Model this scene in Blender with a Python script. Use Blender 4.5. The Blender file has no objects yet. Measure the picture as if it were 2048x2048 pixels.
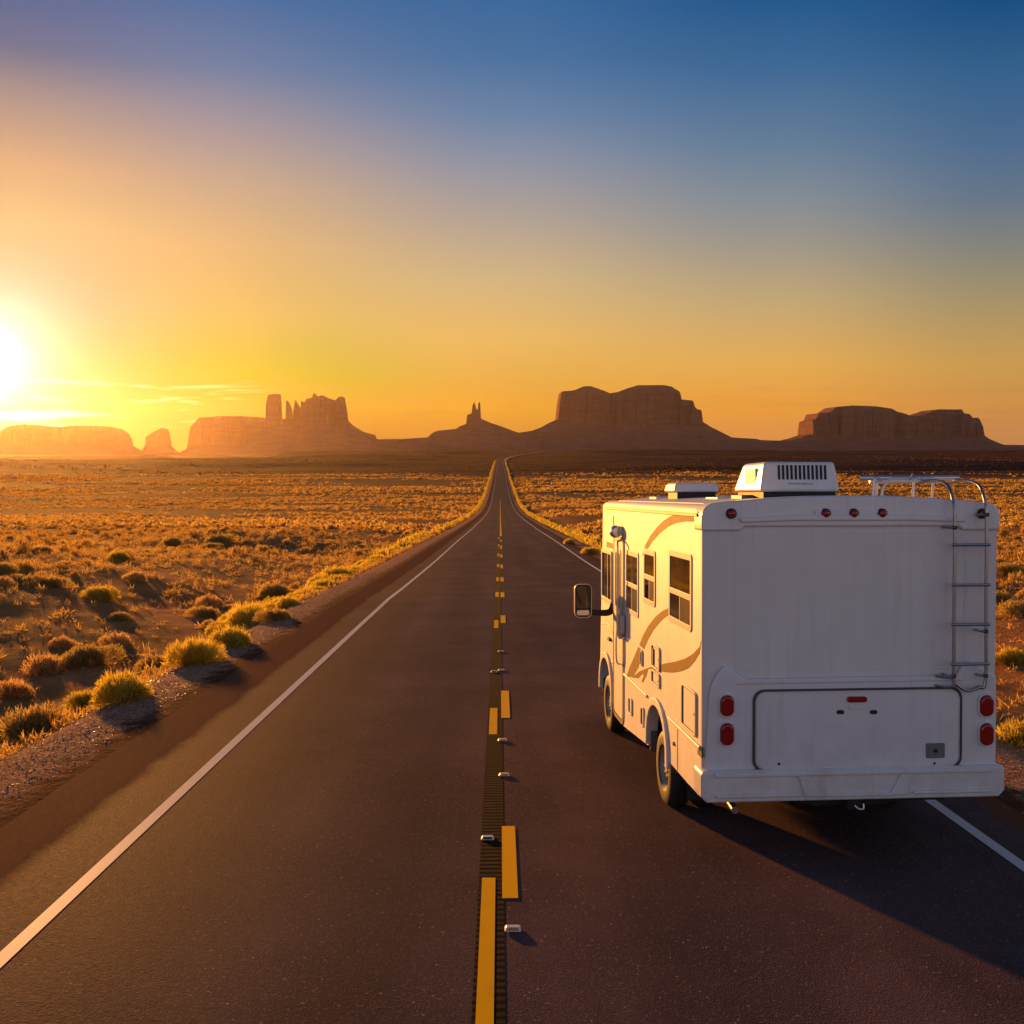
import bpy, bmesh, math, random
import numpy as np
from mathutils import Vector, Matrix
R = math.radians
sc = bpy.context.scene
col = sc.collection

# ------------------------------------------------------------------ camera, light, exposure
F = 1991.0                       # focal length in pixels of a 2048 px frame
CAMZ = 3.17
cam_d = bpy.data.cameras.new('camera'); cam = bpy.data.objects.new('camera', cam_d); col.objects.link(cam)
cam_d.sensor_width = 36; cam_d.lens = 36 * F / 2048; cam_d.clip_start = 0.1; cam_d.clip_end = 40000
cam.location = (0, 0, CAMZ); cam.rotation_euler = (R(90 - 3.42), 0, R(-0.69))
sc.camera = cam

EXPO = 1.0
SUN_EL, SUN_AZ = 4.6, -27.0      # degrees, azimuth from +Y towards +X
SUN_E, SUN_C = 4.4, (1.0, 0.40, 0.07)
HAZE_D, HAZE_G, HAZE_C = 0.0000120, .80, (1.0, .74, .65)
sc.view_settings.view_transform = 'Standard'; sc.view_settings.look = 'None'
sc.view_settings.exposure = EXPO; sc.view_settings.gamma = 1
sd = Vector((math.sin(R(SUN_AZ)) * math.cos(R(SUN_EL)), math.cos(R(SUN_AZ)) * math.cos(R(SUN_EL)), math.sin(R(SUN_EL))))
sun_d = bpy.data.lights.new('sun', 'SUN'); sun = bpy.data.objects.new('sun', sun_d); col.objects.link(sun)
sun_d.energy = SUN_E; sun_d.angle = R(1.5); sun_d.color = SUN_C
sun.location = (-20, 40, 30); sun.rotation_euler = (-sd).to_track_quat('-Z', 'Y').to_euler()


class N:
    """tiny node-expression helper"""
    def __init__(s, nt, sock): s.nt, s.o = nt, sock
    def _m(s, op, *a, clamp=False):
        n = s.nt.nodes.new('ShaderNodeMath'); n.operation = op; n.use_clamp = clamp
        for i, v in enumerate((s,) + a):
            if isinstance(v, N): s.nt.links.new(v.o, n.inputs[i])
            else: n.inputs[i].default_value = v
        return N(s.nt, n.outputs[0])
    def __add__(s, b): return s._m('ADD', b)
    __radd__ = __add__
    def __mul__(s, b): return s._m('MULTIPLY', b)
    __rmul__ = __mul__
    def __sub__(s, b): return s._m('SUBTRACT', b)
    def __truediv__(s, b): return s._m('DIVIDE', b)
    def __neg__(s): return s._m('MULTIPLY', -1.0)
    def rsub(s, a): return (s * -1.0) + a
    def exp(s): return s._m('EXPONENT')
    def clamp(s): return s._m('ADD', 0.0, clamp=True)
    def sstep(s, a, b):
        n = s.nt.nodes.new('ShaderNodeMapRange'); n.interpolation_type = 'SMOOTHSTEP'
        s.nt.links.new(s.o, n.inputs[0]); n.inputs[1].default_value = a; n.inputs[2].default_value = b
        return N(s.nt, n.outputs[0])


def ramp(nt, fac, stops, interp='LINEAR'):
    n = nt.nodes.new('ShaderNodeValToRGB'); nt.links.new(fac.o, n.inputs[0])
    cr = n.color_ramp; cr.interpolation = interp
    while len(cr.elements) < len(stops): cr.elements.new(0.5)
    for e, (p, c) in zip(cr.elements, stops):
        e.position = p; e.color = (c[0], c[1], c[2], 1)
    return n.outputs[0]


def mix(nt, fac, a, b, mode='MIX'):
    n = nt.nodes.new('ShaderNodeMix'); n.data_type = 'RGBA'; n.blend_type = mode
    for s, v in ((n.inputs[0], fac), (n.inputs[6], a), (n.inputs[7], b)):
        if isinstance(v, N): nt.links.new(v.o, s)
        elif hasattr(v, 'is_output'): nt.links.new(v, s)
        elif isinstance(v, (int, float)): s.default_value = v
        else: s.default_value = (v[0], v[1], v[2], 1)
    return n.outputs[2]


def scale_col(nt, c, f):
    n = nt.nodes.new('ShaderNodeVectorMath'); n.operation = 'SCALE'
    if hasattr(c, 'is_output'): nt.links.new(c, n.inputs[0])
    else: n.inputs[0].default_value = c
    if isinstance(f, N): nt.links.new(f.o, n.inputs[3])
    else: n.inputs[3].default_value = f
    return n.outputs[0]


def add_col(nt, a, b):
    n = nt.nodes.new('ShaderNodeVectorMath'); n.operation = 'ADD'
    nt.links.new(a, n.inputs[0]); nt.links.new(b, n.inputs[1])
    return n.outputs[0]


# ------------------------------------------------------------------ world
w = bpy.data.worlds.new('World'); sc.world = w; w.use_nodes = True
nt = w.node_tree
for n in list(nt.nodes): nt.nodes.remove(n)
out = nt.nodes.new('ShaderNodeOutputWorld')
sky = nt.nodes.new('ShaderNodeTexSky'); sky.sky_type = 'NISHITA'; sky.sun_disc = False
sky.sun_elevation = R(SUN_EL); sky.sun_rotation = R(SUN_AZ)
bg1 = nt.nodes.new('ShaderNodeBackground'); nt.links.new(sky.outputs[0], bg1.inputs[0]); bg1.inputs[1].default_value = 0.0004
tc = nt.nodes.new('ShaderNodeTexCoord')
sep = nt.nodes.new('ShaderNodeSeparateXYZ'); nt.links.new(tc.outputs['Generated'], sep.inputs[0])
dx, dy, dz = (N(nt, sep.outputs[i]) for i in range(3))
el = dz._m('ARCSINE') * (180 / math.pi)
az = dx._m('ARCTAN2', dy) * (180 / math.pi)
dt = nt.nodes.new('ShaderNodeVectorMath'); dt.operation = 'DOT_PRODUCT'
nt.links.new(tc.outputs['Generated'], dt.inputs[0]); dt.inputs[1].default_value = sd
th = N(nt, dt.outputs['Value'])._m('MINIMUM', 1.0)._m('ARCCOSINE') * (180 / math.pi)
g = 1 / 2 ** EXPO
def lin(c): return [((v / 255 + .055) / 1.055) ** 2.4 if v > 10 else v / 3300 for v in c]
def haze_glow(e, a):
    # light the haze box itself adds in front of the sky, so that the sky behind it is not counted twice
    e = max(e, .3); ct = math.cos(R(e - SUN_EL)) * math.cos(R(a)) if e < 40 else 0
    ph = (1 - HAZE_G ** 2) / (4 * math.pi * (1 + HAZE_G ** 2 - 2 * HAZE_G * ct) ** 1.5)
    Lp = min(517 / math.sin(R(e)), 11300); k = SUN_E * 2 ** EXPO * .9 * ph * (1 - math.exp(-HAZE_D * Lp))
    return [k * SUN_C[i] * HAZE_C[i] for i in range(3)]
PXC = {1: 30, 13: 510, 27: 1010, 42: 1530, 54: 2010}
def true_el(px, row):
    x_, z_ = (px - 1024) / F, (1024 - row) / F
    p_ = R(3.42); fy, fz = math.cos(p_) + z_ * math.sin(p_), z_ * math.cos(p_) - math.sin(p_)
    return math.degrees(math.asin(fz / math.sqrt(x_ * x_ + fy * fy + fz * fz)))
def col_ramp(pts, a=60):               # (strip position 0..1932 down the frame, colour) -> ramp over elevation
    st = sorted((max(true_el(PXC[a], y * 900 / 1932), 0) / 60, lin(c)) for y, c in pts)
    st = [(p_, [max(v - w_, .25 * v) for v, w_ in zip(c, haze_glow(p_ * 60, a))]) for p_, c in st]
    top = [v * .55 for v in st[-1][1]]
    return st + [(1.0, [v * .5 for v in top])]
SKY = [  # degrees of azimuth away from the sun
    (0, col_ramp([(0, (92, 108, 148)), (200, (122, 118, 144)), (400, (178, 150, 138)), (700, (235, 180, 128)), (950, (252, 202, 132)), (1300, (255, 205, 150)), (1850, (255, 180, 90))], 1)),
    (13, col_ramp([(0, (80, 111, 160)), (300, (118, 129, 162)), (550, (170, 152, 155)), (800, (208, 172, 140)), (1050, (236, 186, 125)), (1350, (252, 198, 105)), (1600, (255, 208, 62)), (1850, (255, 190, 35))], 13)),
    (27, col_ramp([(0, (60, 104, 156)), (250, (76, 114, 160)), (500, (110, 132, 165)), (700, (146, 148, 163)), (950, (182, 164, 148)), (1200, (215, 182, 130)), (1450, (240, 187, 100)), (1750, (252, 174, 50)), (1900, (235, 150, 60))], 27)),
    (42, col_ramp([(0, (33, 88, 142)), (300, (62, 105, 150)), (600, (98, 124, 152)), (850, (132, 141, 150)), (1050, (160, 152, 138)), (1300, (198, 169, 118)), (1550, (232, 174, 85)), (1750, (243, 162, 58)), (1900, (228, 148, 78))], 42)),
    (54, col_ramp([(0, (14, 78, 130)), (300, (50, 96, 140)), (600, (75, 107, 143)), (850, (102, 118, 137)), (1100, (138, 135, 120)), (1300, (168, 148, 105)), (1550, (205, 158, 82)), (1750, (216, 148, 70)), (1900, (205, 138, 80))], 54))]
da = (az - SUN_AZ)._m('ABSOLUTE')
da = (da * -1.0 + 360.0)._m('MINIMUM', da)
elr = el._m('MAXIMUM', 0.0) / 60.0
base = None
for k, (a, st) in enumerate(SKY):
    c_ = ramp(nt, elr, st)
    base = c_ if base is None else mix(nt, da.sstep(SKY[k - 1][0], a), base, c_)
BACK = [(0.0, (.64, .52, .52)), (.18, (.53, .49, .56)), (.42, (.22, .26, .38)), (.7, (.05, .09, .19)), (1, (.012, .038, .11))]
base = mix(nt, da.sstep(60, 120), base, ramp(nt, elr, BACK))
g2 = scale_col(nt, (1.0, .45, .60), (th * (-1 / 4.0)).exp() * .10)
g3 = scale_col(nt, (1.0, .72, .60), (th * (-1 / 1.6)).exp() * 3.6)
skyc = add_col(nt, base, add_col(nt, g2, g3))
# thin streaks of cloud low over the horizon
cv = nt.nodes.new('ShaderNodeCombineXYZ'); nt.links.new((az * 0.11).o, cv.inputs[0]); nt.links.new((el * 1.1).o, cv.inputs[1])
cn = nt.nodes.new('ShaderNodeTexNoise'); nt.links.new(cv.outputs[0], cn.inputs[0]); cn.inputs['Scale'].default_value = 1.6
cn.inputs['Detail'].default_value = 6; cn.inputs['Roughness'].default_value = .55; cn.inputs['Distortion'].default_value = .35
band = el.sstep(0.9, 1.8) * el.sstep(4.3, 3.0)
cl = N(nt, cn.outputs[0]).sstep(.50, .68) * band
bright = cl * th.sstep(17, 5)
dull = cl * th.sstep(6, 22) * 0.22
skyc = mix(nt, dull, skyc, (.40, .19, .08))
skyc = add_col(nt, skyc, scale_col(nt, (1.0, .85, .60), bright * 1.3))
# ground half of the world, never seen past the terrain
skyc = mix(nt, el.sstep(0.0, -2.0), skyc, (.10, .055, .03))
bg2 = nt.nodes.new('ShaderNodeBackground'); nt.links.new(skyc, bg2.inputs[0]); bg2.inputs[1].default_value = g
ad = nt.nodes.new('ShaderNodeAddShader'); nt.links.new(bg1.outputs[0], ad.inputs[0]); nt.links.new(bg2.outputs[0], ad.inputs[1])
nt.links.new(ad.outputs[0], out.inputs[0])

sc.render.engine = 'CYCLES'
sc.cycles.use_denoising = True
sc.cycles.max_bounces = 5; sc.cycles.diffuse_bounces = 2; sc.cycles.glossy_bounces = 3; sc.cycles.transparent_max_bounces = 6
sc.cycles.volume_bounces = 0; sc.cycles.sample_clamp_indirect = 4
sc.cycles.caustics_reflective = False; sc.cycles.caustics_refractive = False

# ------------------------------------------------------------------ helpers
rnd = random.Random(7)
rng = np.random.default_rng(11)


def tag(o, label=None, cat=None, group=None, kind=None):
    if label: o['label'] = label
    if cat: o['category'] = cat
    if group: o['group'] = group
    if kind: o['kind'] = kind
    return o


def new_obj(name, data, parent=None):
    o = bpy.data.objects.new(name, data); col.objects.link(o)
    if parent: o.parent = parent
    return o


def np_mesh(name, V, faces_flat, sizes, mat=None, smooth=False, attrs=None):
    me = bpy.data.meshes.new(name)
    V = np.asarray(V, np.float32); sizes = np.asarray(sizes, np.int32)
    me.vertices.add(len(V)); me.vertices.foreach_set('co', V.ravel())
    me.loops.add(int(sizes.sum())); me.loops.foreach_set('vertex_index', np.asarray(faces_flat, np.int32).ravel())
    me.polygons.add(len(sizes))
    st = np.zeros(len(sizes), np.int32); st[1:] = np.cumsum(sizes)[:-1]
    me.polygons.foreach_set('loop_start', st)
    me.polygons.foreach_set('use_smooth', np.full(len(sizes), smooth))
    me.update(calc_edges=True)
    for k, a in (attrs or {}).items():
        at = me.attributes.new(k, 'FLOAT', 'POINT'); at.data.foreach_set('value', np.asarray(a, np.float32).ravel())
    if mat: me.materials.append(mat)
    return me


def grid_mesh(name, X, Y, Z, mat, attrs=None, smooth=True):
    nr, nc = X.shape
    idx = np.arange(nr * nc).reshape(nr, nc)
    q = np.stack([idx[:-1, :-1], idx[:-1, 1:], idx[1:, 1:], idx[1:, :-1]], -1).reshape(-1, 4)
    return np_mesh(name, np.stack([X, Y, Z], -1).reshape(-1, 3), q, np.full(len(q), 4), mat, smooth, attrs)


class MB:
    def __init__(s): s.v, s.f = [], []
    def add(s, vs, fs):
        b = len(s.v); s.v += [tuple(v) for v in vs]; s.f += [[b + i for i in f] for f in fs]; return s
    def box(s, x0, x1, y0, y1, z0, z1):
        return s.add([(x0, y0, z0), (x1, y0, z0), (x1, y1, z0), (x0, y1, z0), (x0, y0, z1), (x1, y0, z1), (x1, y1, z1), (x0, y1, z1)],
                     [(0, 3, 2, 1), (4, 5, 6, 7), (0, 1, 5, 4), (1, 2, 6, 5), (2, 3, 7, 6), (3, 0, 4, 7)])
    def prism(s, poly, axis, a, b):
        """poly: 2D points; axis 'x': poly=(y,z); 'y': (x,z); 'z': (x,y)"""
        def P(p, t): return {'x': (t, p[0], p[1]), 'y': (p[0], t, p[1]), 'z': (p[0], p[1], t)}[axis]
        n = len(poly); vs = [P(p, a) for p in poly] + [P(p, b) for p in poly]
        fs = [tuple(range(n))[::-1], tuple(range(n, 2 * n))] + [(i, (i + 1) % n, n + (i + 1) % n, n + i) for i in range(n)]
        return s.add(vs, fs)
    def ring(s, outer, inner, axis, a, b, closed=True):
        def P(p, t): return {'x': (t, p[0], p[1]), 'y': (p[0], t, p[1]), 'z': (p[0], p[1], t)}[axis]
        n = len(outer); vs = [P(p, a) for p in outer] + [P(p, a) for p in inner] + [P(p, b) for p in outer] + [P(p, b) for p in inner]
        fs = [] if closed else [(0, n, 3 * n, 2 * n), (n - 1, 3 * n - 1, 4 * n - 1, 2 * n - 1)]
        for i in range(n if closed else n - 1):
            j = (i + 1) % n
            fs += [(i, j, n + j, n + i), (2 * n + i, 3 * n + i, 3 * n + j, 2 * n + j), (i, 2 * n + i, 2 * n + j, j), (n + i, n + j, 3 * n + j, 3 * n + i)]
        return s.add(vs, fs)
    def tube(s, pts, r, seg=10, r1=None):
        pts = [Vector(p) for p in pts]; n = len(pts); vs, fs = [], []
        up = Vector((0, 0, 1)); prev = None
        for i, p in enumerate(pts):
            t = (pts[min(i + 1, n - 1)] - pts[max(i - 1, 0)]).normalized()
            if prev is None:
                a = up.cross(t)
                if a.length < .05: a = Vector((1, 0, 0)).cross(t)
            else: a = prev - t * prev.dot(t)
            a.normalize(); prev = a; b = t.cross(a)
            rr = r if r1 is None else r + (r1 - r) * i / (n - 1)
            vs += [p + a * math.cos(2 * math.pi * k / seg) * rr + b * math.sin(2 * math.pi * k / seg) * rr for k in range(seg)]
        for i in range(n - 1):
            for k in range(seg):
                k2 = (k + 1) % seg
                fs.append((i * seg + k, i * seg + k2, (i + 1) * seg + k2, (i + 1) * seg + k))
        fs += [tuple(range(seg))[::-1], tuple(range((n - 1) * seg, n * seg))]
        return s.add(vs, fs)
    def lathe(s, prof, axis, c, seg=40):
        """prof: (radius, t) along axis through c"""
        vs, fs = [], []; n = len(prof)
        for k in range(seg):
            A = 2 * math.pi * k / seg; ca, sa = math.cos(A), math.sin(A)
            for r, t in prof:
                vs.append({'x': (c[0] + t, c[1] + r * ca, c[2] + r * sa), 'y': (c[0] + r * ca, c[1] + t, c[2] + r * sa), 'z': (c[0] + r * ca, c[1] + r * sa, c[2] + t)}[axis])
        for k in range(seg):
            k2 = (k + 1) % seg
            for i in range(n - 1): fs.append((k * n + i, k * n + i + 1, k2 * n + i + 1, k2 * n + i))
        return s.add(vs, fs)
    def build(s, name, mat, parent=None, bevel=0, seg=2, ang=35, fix=True):
        me = bpy.data.meshes.new(name); me.from_pydata(s.v, [], s.f)
        bm = bmesh.new(); bm.from_mesh(me)
        if fix: bmesh.ops.recalc_face_normals(bm, faces=bm.faces)
        bm.to_mesh(me); bm.free()
        me.materials.append(mat)
        for p in me.polygons: p.use_smooth = True
        me.set_sharp_from_angle(angle=R(ang))
        o = new_obj(name, me, parent)
        if bevel:
            m = o.modifiers.new('edge', 'BEVEL'); m.width = bevel; m.segments = seg; m.limit_method = 'ANGLE'; m.angle_limit = R(30); m.harden_normals = True
        return o


def rrect(x0, x1, z0, z1, r, n=5):
    pts = []
    for cx, cz, a0 in ((x1 - r, z1 - r, 0), (x0 + r, z1 - r, 90), (x0 + r, z0 + r, 180), (x1 - r, z0 + r, 270)):
        for k in range(n + 1):
            a = R(a0 + 90 * k / n); pts.append((cx + r * math.cos(a), cz + r * math.sin(a)))
    return pts


def smooth_path(pts, k=6):
    P = [Vector(p) for p in pts]; out = []
    for i in range(len(P) - 1):
        a, b, c, d = P[max(i - 1, 0)], P[i], P[i + 1], P[min(i + 2, len(P) - 1)]
        for j in range(k):
            t = j / k
            out.append(0.5 * ((2 * b) + (c - a) * t + (2 * a - 5 * b + 4 * c - d) * t * t + (3 * b - a - 3 * c + d) * t ** 3))
    out.append(P[-1]); return out


# value noise (numpy)
_tab = rng.random((256, 256))
def vnoise(x, y):
    x = np.asarray(x, float); y = np.asarray(y, float)
    xi = np.floor(x).astype(int); yi = np.floor(y).astype(int); fx = x - xi; fy = y - yi
    fx = fx * fx * (3 - 2 * fx); fy = fy * fy * (3 - 2 * fy)
    g = lambda i, j: _tab[i & 255, j & 255]
    return (g(xi, yi) * (1 - fx) * (1 - fy) + g(xi + 1, yi) * fx * (1 - fy) + g(xi, yi + 1) * (1 - fx) * fy + g(xi + 1, yi + 1) * fx * fy) * 2 - 1
def fbm(x, y, o=4, gain=.5):
    s = 0; a = 1; t = 0
    for i in range(o):
        s = s + a * vnoise(x * 2 ** i + 17.3 * i, y * 2 ** i + 9.1 * i); t += a; a *= gain
    return s / t
def sst(a, b, x):
    t = np.clip((np.asarray(x, float) - a) / (b - a), 0, 1); return t * t * (3 - 2 * t)


# ------------------------------------------------------------------ materials
def mat_new(name):
    m = bpy.data.materials.new(name); m.use_nodes = True
    nt = m.node_tree; b = nt.nodes['Principled BSDF']
    return m, nt, b
def noise(nt, scale, detail=4, rough=.55, vec=None, dist=0):
    n = nt.nodes.new('ShaderNodeTexNoise'); n.inputs['Scale'].default_value = scale; n.inputs['Detail'].default_value = detail
    n.inputs['Roughness'].default_value = rough; n.inputs['Distortion'].default_value = dist
    if vec is not None: nt.links.new(vec, n.inputs[0])
    return N(nt, n.outputs[0])
def pos(nt, sx=1, sy=1, sz=1, world=False):
    if world: src = nt.nodes.new('ShaderNodeNewGeometry').outputs['Position']
    else: src = nt.nodes.new('ShaderNodeTexCoord').outputs['Object']
    m = nt.nodes.new('ShaderNodeMapping'); nt.links.new(src, m.inputs[0]); m.inputs['Scale'].default_value = (sx, sy, sz)
    return m.outputs[0]
def bump(nt, b, h, strength=.3, dist=.01):
    n = nt.nodes.new('ShaderNodeBump'); n.inputs['Strength'].default_value = strength; n.inputs['Distance'].default_value = dist
    nt.links.new(h.o, n.inputs['Height']); nt.links.new(n.outputs[0], b.inputs['Normal'])
def simple(name, c, rough=.5, metal=0, coat=0, var=.0, vscale=6, bmp=0, bscale=60, spec=.5):
    m, nt, b = mat_new(name)
    b.inputs['Roughness'].default_value = rough; b.inputs['Metallic'].default_value = metal; b.inputs['Coat Weight'].default_value = coat
    b.inputs['Coat Roughness'].default_value = .12; b.inputs['Specular IOR Level'].default_value = spec
    p = pos(nt)
    if var:
        f = noise(nt, vscale, 5, .6, p).sstep(.3, .75)
        nt.links.new(mix(nt, f, [x * (1 - var) for x in c], [min(1, x * (1 + var * .5)) for x in c]), b.inputs['Base Color'])
        r = noise(nt, vscale * 2.3, 4, .6, p) * .25 + (rough - .1); nt.links.new(r.o, b.inputs['Roughness'])
    else: b.inputs['Base Color'].default_value = (*c, 1)
    if bmp: bump(nt, b, noise(nt, bscale, 3, .5, p), bmp, .004)
    return m
M = {}
M['paint'] = simple('white_gelcoat', (.76, .75, .73), .50, coat=.0, var=.06, vscale=2.2, bmp=.04, bscale=5, spec=.28)
M['roofm'] = simple('roof_membrane', (.72, .71, .69), .45, var=.1, vscale=4)
M['cap'] = simple('fibreglass_white', (.76, .77, .78), .3, coat=.3, var=.05, vscale=3, bmp=.03, bscale=6)
M['stripe'] = simple('tan_vinyl', (.20, .095, .028), .6, var=.08, spec=.12)
M['black'] = simple('black_rubber', (.018, .017, .017), .6, var=.2, vscale=20)
M['under'] = simple('underbody', (.02, .018, .016), .85, var=.3)
M['tyre'] = simple('tyre_rubber', (.025, .023, .022), .65, var=.3, vscale=25, bmp=.1)
M['rim'] = simple('steel_rim', (.34, .33, .32), .5, metal=.2, var=.2)
M['chrome'] = simple('chrome_tube', (.80, .79, .77), .34, metal=.85, var=.04, vscale=15)
M['rail'] = simple('ladder_metal', (.40, .39, .38), .3, metal=1.0, var=.1, vscale=15)
M['rung'] = simple('rung_metal', (.32, .33, .35), .3, metal=.9, var=.1)
M['frame'] = simple('window_frame', (.58, .56, .50), .42, spec=.35)
M['trim'] = simple('trim_moulding', (.74, .72, .68), .4, spec=.4)
M['seam'] = simple('dark_seam', (.06, .06, .065), .5)
M['grey'] = simple('grey_plastic', (.16, .165, .175), .45, var=.1)
M['ac'] = simple('ac_plastic', (.80, .80, .78), .32, coat=.2, var=.05)
M['slot'] = simple('slot_black', (.012, .013, .016), .6)
M['marker'] = simple('marker_ceramic', (.80, .76, .68), .25, coat=.4, var=.1, vscale=30)
M['post'] = simple('post_white', (.75, .73, .70), .5, var=.1)
M['reflector'] = simple('amber_reflector', (.6, .25, .03), .2, coat=1)
for k_ in ('paint', 'cap'):
    nt_ = M[k_].node_tree; b_ = nt_.nodes['Principled BSDF']; src = b_.inputs['Base Color'].links[0].from_socket
    f_ = noise(nt_, 1, 5, .65, pos(nt_, 16, 9, .5)).sstep(.48, .75) * noise(nt_, 1.1, 4, .6, pos(nt_)).sstep(.35, .7)
    lo = nt_.nodes.new('ShaderNodeSeparateXYZ'); nt_.links.new(pos(nt_), lo.inputs[0]); low = N(nt_, lo.outputs[2]).sstep(1.5, .45) * noise(nt_, 5, 5, .7, pos(nt_)).sstep(.3, .75)
    nt_.links.new(mix(nt_, (f_ * .30 + low * .34).clamp(), src, (.36, .27, .19)), b_.inputs['Base Color'])
m, nt, b = mat_new('red_lens'); b.inputs['Base Color'].default_value = (.30, .006, .006, 1); b.inputs['Roughness'].default_value = .15
b.inputs['Coat Weight'].default_value = .6
wv = nt.nodes.new('ShaderNodeTexVoronoi'); nt.links.new(pos(nt), wv.inputs[0]); wv.inputs['Scale'].default_value = 90
bump(nt, b, N(nt, wv.outputs[0]), .35, .003); M['red'] = m
m, nt, b = mat_new('tinted_glass'); b.inputs['Base Color'].default_value = (.02, .016, .013, 1); b.inputs['Roughness'].default_value = .06
b.inputs['Specular IOR Level'].default_value = .6
p = pos(nt, 3, 3, 1)
nt.links.new(mix(nt, noise(nt, 4, 4, .6, p).sstep(.4, .7), (.012, .009, .008), (.06, .04, .022)), b.inputs['Base Color']); M['glass'] = m
m, nt, b = mat_new('curtain'); p = pos(nt, 26, 26, 0.4)
nt.links.new(mix(nt, noise(nt, 1, 2, .5, p).sstep(.4, .62), (.03, .022, .017), (.12, .085, .06)), b.inputs['Base Color']); b.inputs['Roughness'].default_value = .25
M['curtain'] = m
M['mirror'] = simple('mirror_glass', (.05, .06, .055), .05, metal=.6)

# asphalt
m, nt, b = mat_new('asphalt')
p = pos(nt, world=True); pl = pos(nt, 1, .05, 1, world=True)
agg = nt.nodes.new('ShaderNodeTexVoronoi'); nt.links.new(p, agg.inputs[0]); agg.inputs['Scale'].default_value = 85
ag = N(nt, agg.outputs[0]); agc = nt.nodes.new('ShaderNodeSeparateColor'); nt.links.new(agg.outputs['Color'], agc.inputs[0])
lite = N(nt, agc.outputs[0]).sstep(.86, 1.0)
big = noise(nt, .55, 5, .6, p).sstep(.3, .7); lane = noise(nt, .9, 3, .5, pl).sstep(.35, .65)
c = mix(nt, big, (.095, .060, .062), (.155, .100, .100)); c = mix(nt, lane * .5, c, (.058, .042, .044)); c = mix(nt, lite * .8, c, (.24, .17, .15))
ag2 = nt.nodes.new('ShaderNodeTexVoronoi'); nt.links.new(p, ag2.inputs[0]); ag2.inputs['Scale'].default_value = 26
as2 = nt.nodes.new('ShaderNodeSeparateColor'); nt.links.new(ag2.outputs['Color'], as2.inputs[0])
sp = N(nt, as2.outputs[1]).sstep(.92, .96) * N(nt, ag2.outputs[0]).sstep(.32, .12); c = mix(nt, sp * .9, c, (.45, .33, .25))
sepx = nt.nodes.new('ShaderNodeSeparateXYZ'); nt.links.new(p, sepx.inputs[0]); tx = N(nt, sepx.outputs[0])
trk = None
for c0 in (-2.55, -.95, 1.25, 3.15):
    q_ = (tx - c0)._m('ABSOLUTE').sstep(.55, .1); trk = q_ if trk is None else trk + q_
c = mix(nt, trk * (.30 * noise(nt, .35, 3, .5, pl)), c, (.042, .028, .030))
ft = noise(nt, 210, 2, .6, p).sstep(.35, .7); c = mix(nt, ft * .4, c, (.034, .026, .028))
sx_ = nt.nodes.new('ShaderNodeSeparateXYZ'); nt.links.new(p, sx_.inputs[0]); xx_ = N(nt, sx_.outputs[0]) + (noise(nt, 1.3, 5, .65, p) - .5) * .35
dirt = xx_.sstep(-3.9, -4.15)._m('MAXIMUM', xx_.sstep(4.85, 5.05))
c = mix(nt, dirt * .75, c, mix(nt, big, (.21, .080, .034), (.14, .055, .025)))
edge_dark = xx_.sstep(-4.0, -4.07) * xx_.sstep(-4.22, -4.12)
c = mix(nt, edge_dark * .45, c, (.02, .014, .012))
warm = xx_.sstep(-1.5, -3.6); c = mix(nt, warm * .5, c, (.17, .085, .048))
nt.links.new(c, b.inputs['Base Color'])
nt.links.new(((dirt * -.011) + .012).o, b.inputs['Specular IOR Level'])
rr = noise(nt, 25, 4, .6, p) * .25 + .62; nt.links.new(rr.o, b.inputs['Roughness'])
bump(nt, b, ag * .7 + noise(nt, 45, 3, .6, p), .55, .006); M['asphalt'] = m
# old edge strip of asphalt beyond the line / seam
def paint_mat(name, c, wear=.35):
    m, nt, b = mat_new(name); p = pos(nt, world=True)
    f = noise(nt, 70, 5, .7, p).sstep(.60, .72) * wear + noise(nt, 3, 4, .6, p).sstep(.55, .9) * .25
    nt.links.new(mix(nt, f, c, [x * .35 for x in c]), b.inputs['Base Color']); b.inputs['Roughness'].default_value = .5; b.inputs['Specular IOR Level'].default_value = .02
    bump(nt, b, noise(nt, 120, 3, .6, p), .08, .002); return m
M['white_line'] = paint_mat('white_line_paint', (.72, .68, .64))
M['yellow_line'] = paint_mat('yellow_line_paint', (1.0, .56, .005), .15)
m, nt, b = mat_new('rumble_strip'); p = pos(nt, world=True)
wv = nt.nodes.new('ShaderNodeTexWave'); nt.links.new(p, wv.inputs[0]); wv.bands_direction = 'Y'; wv.inputs['Scale'].default_value = 3.4
wv.inputs['Distortion'].default_value = 1.2; wv.inputs['Detail'].default_value = 2; wv.inputs['Detail Scale'].default_value = 3
f = N(nt, wv.outputs['Fac']) * (noise(nt, 2.2, 5, .7, p) * 1.6)
nt.links.new(mix(nt, f.sstep(.1, .8) * .6, (.010, .008, .007), (.036, .026, .022)), b.inputs['Base Color']); b.inputs['Roughness'].default_value = .9; b.inputs['Specular IOR Level'].default_value = .04
bump(nt, b, f, .35, .008); M['rumble'] = m

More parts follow.
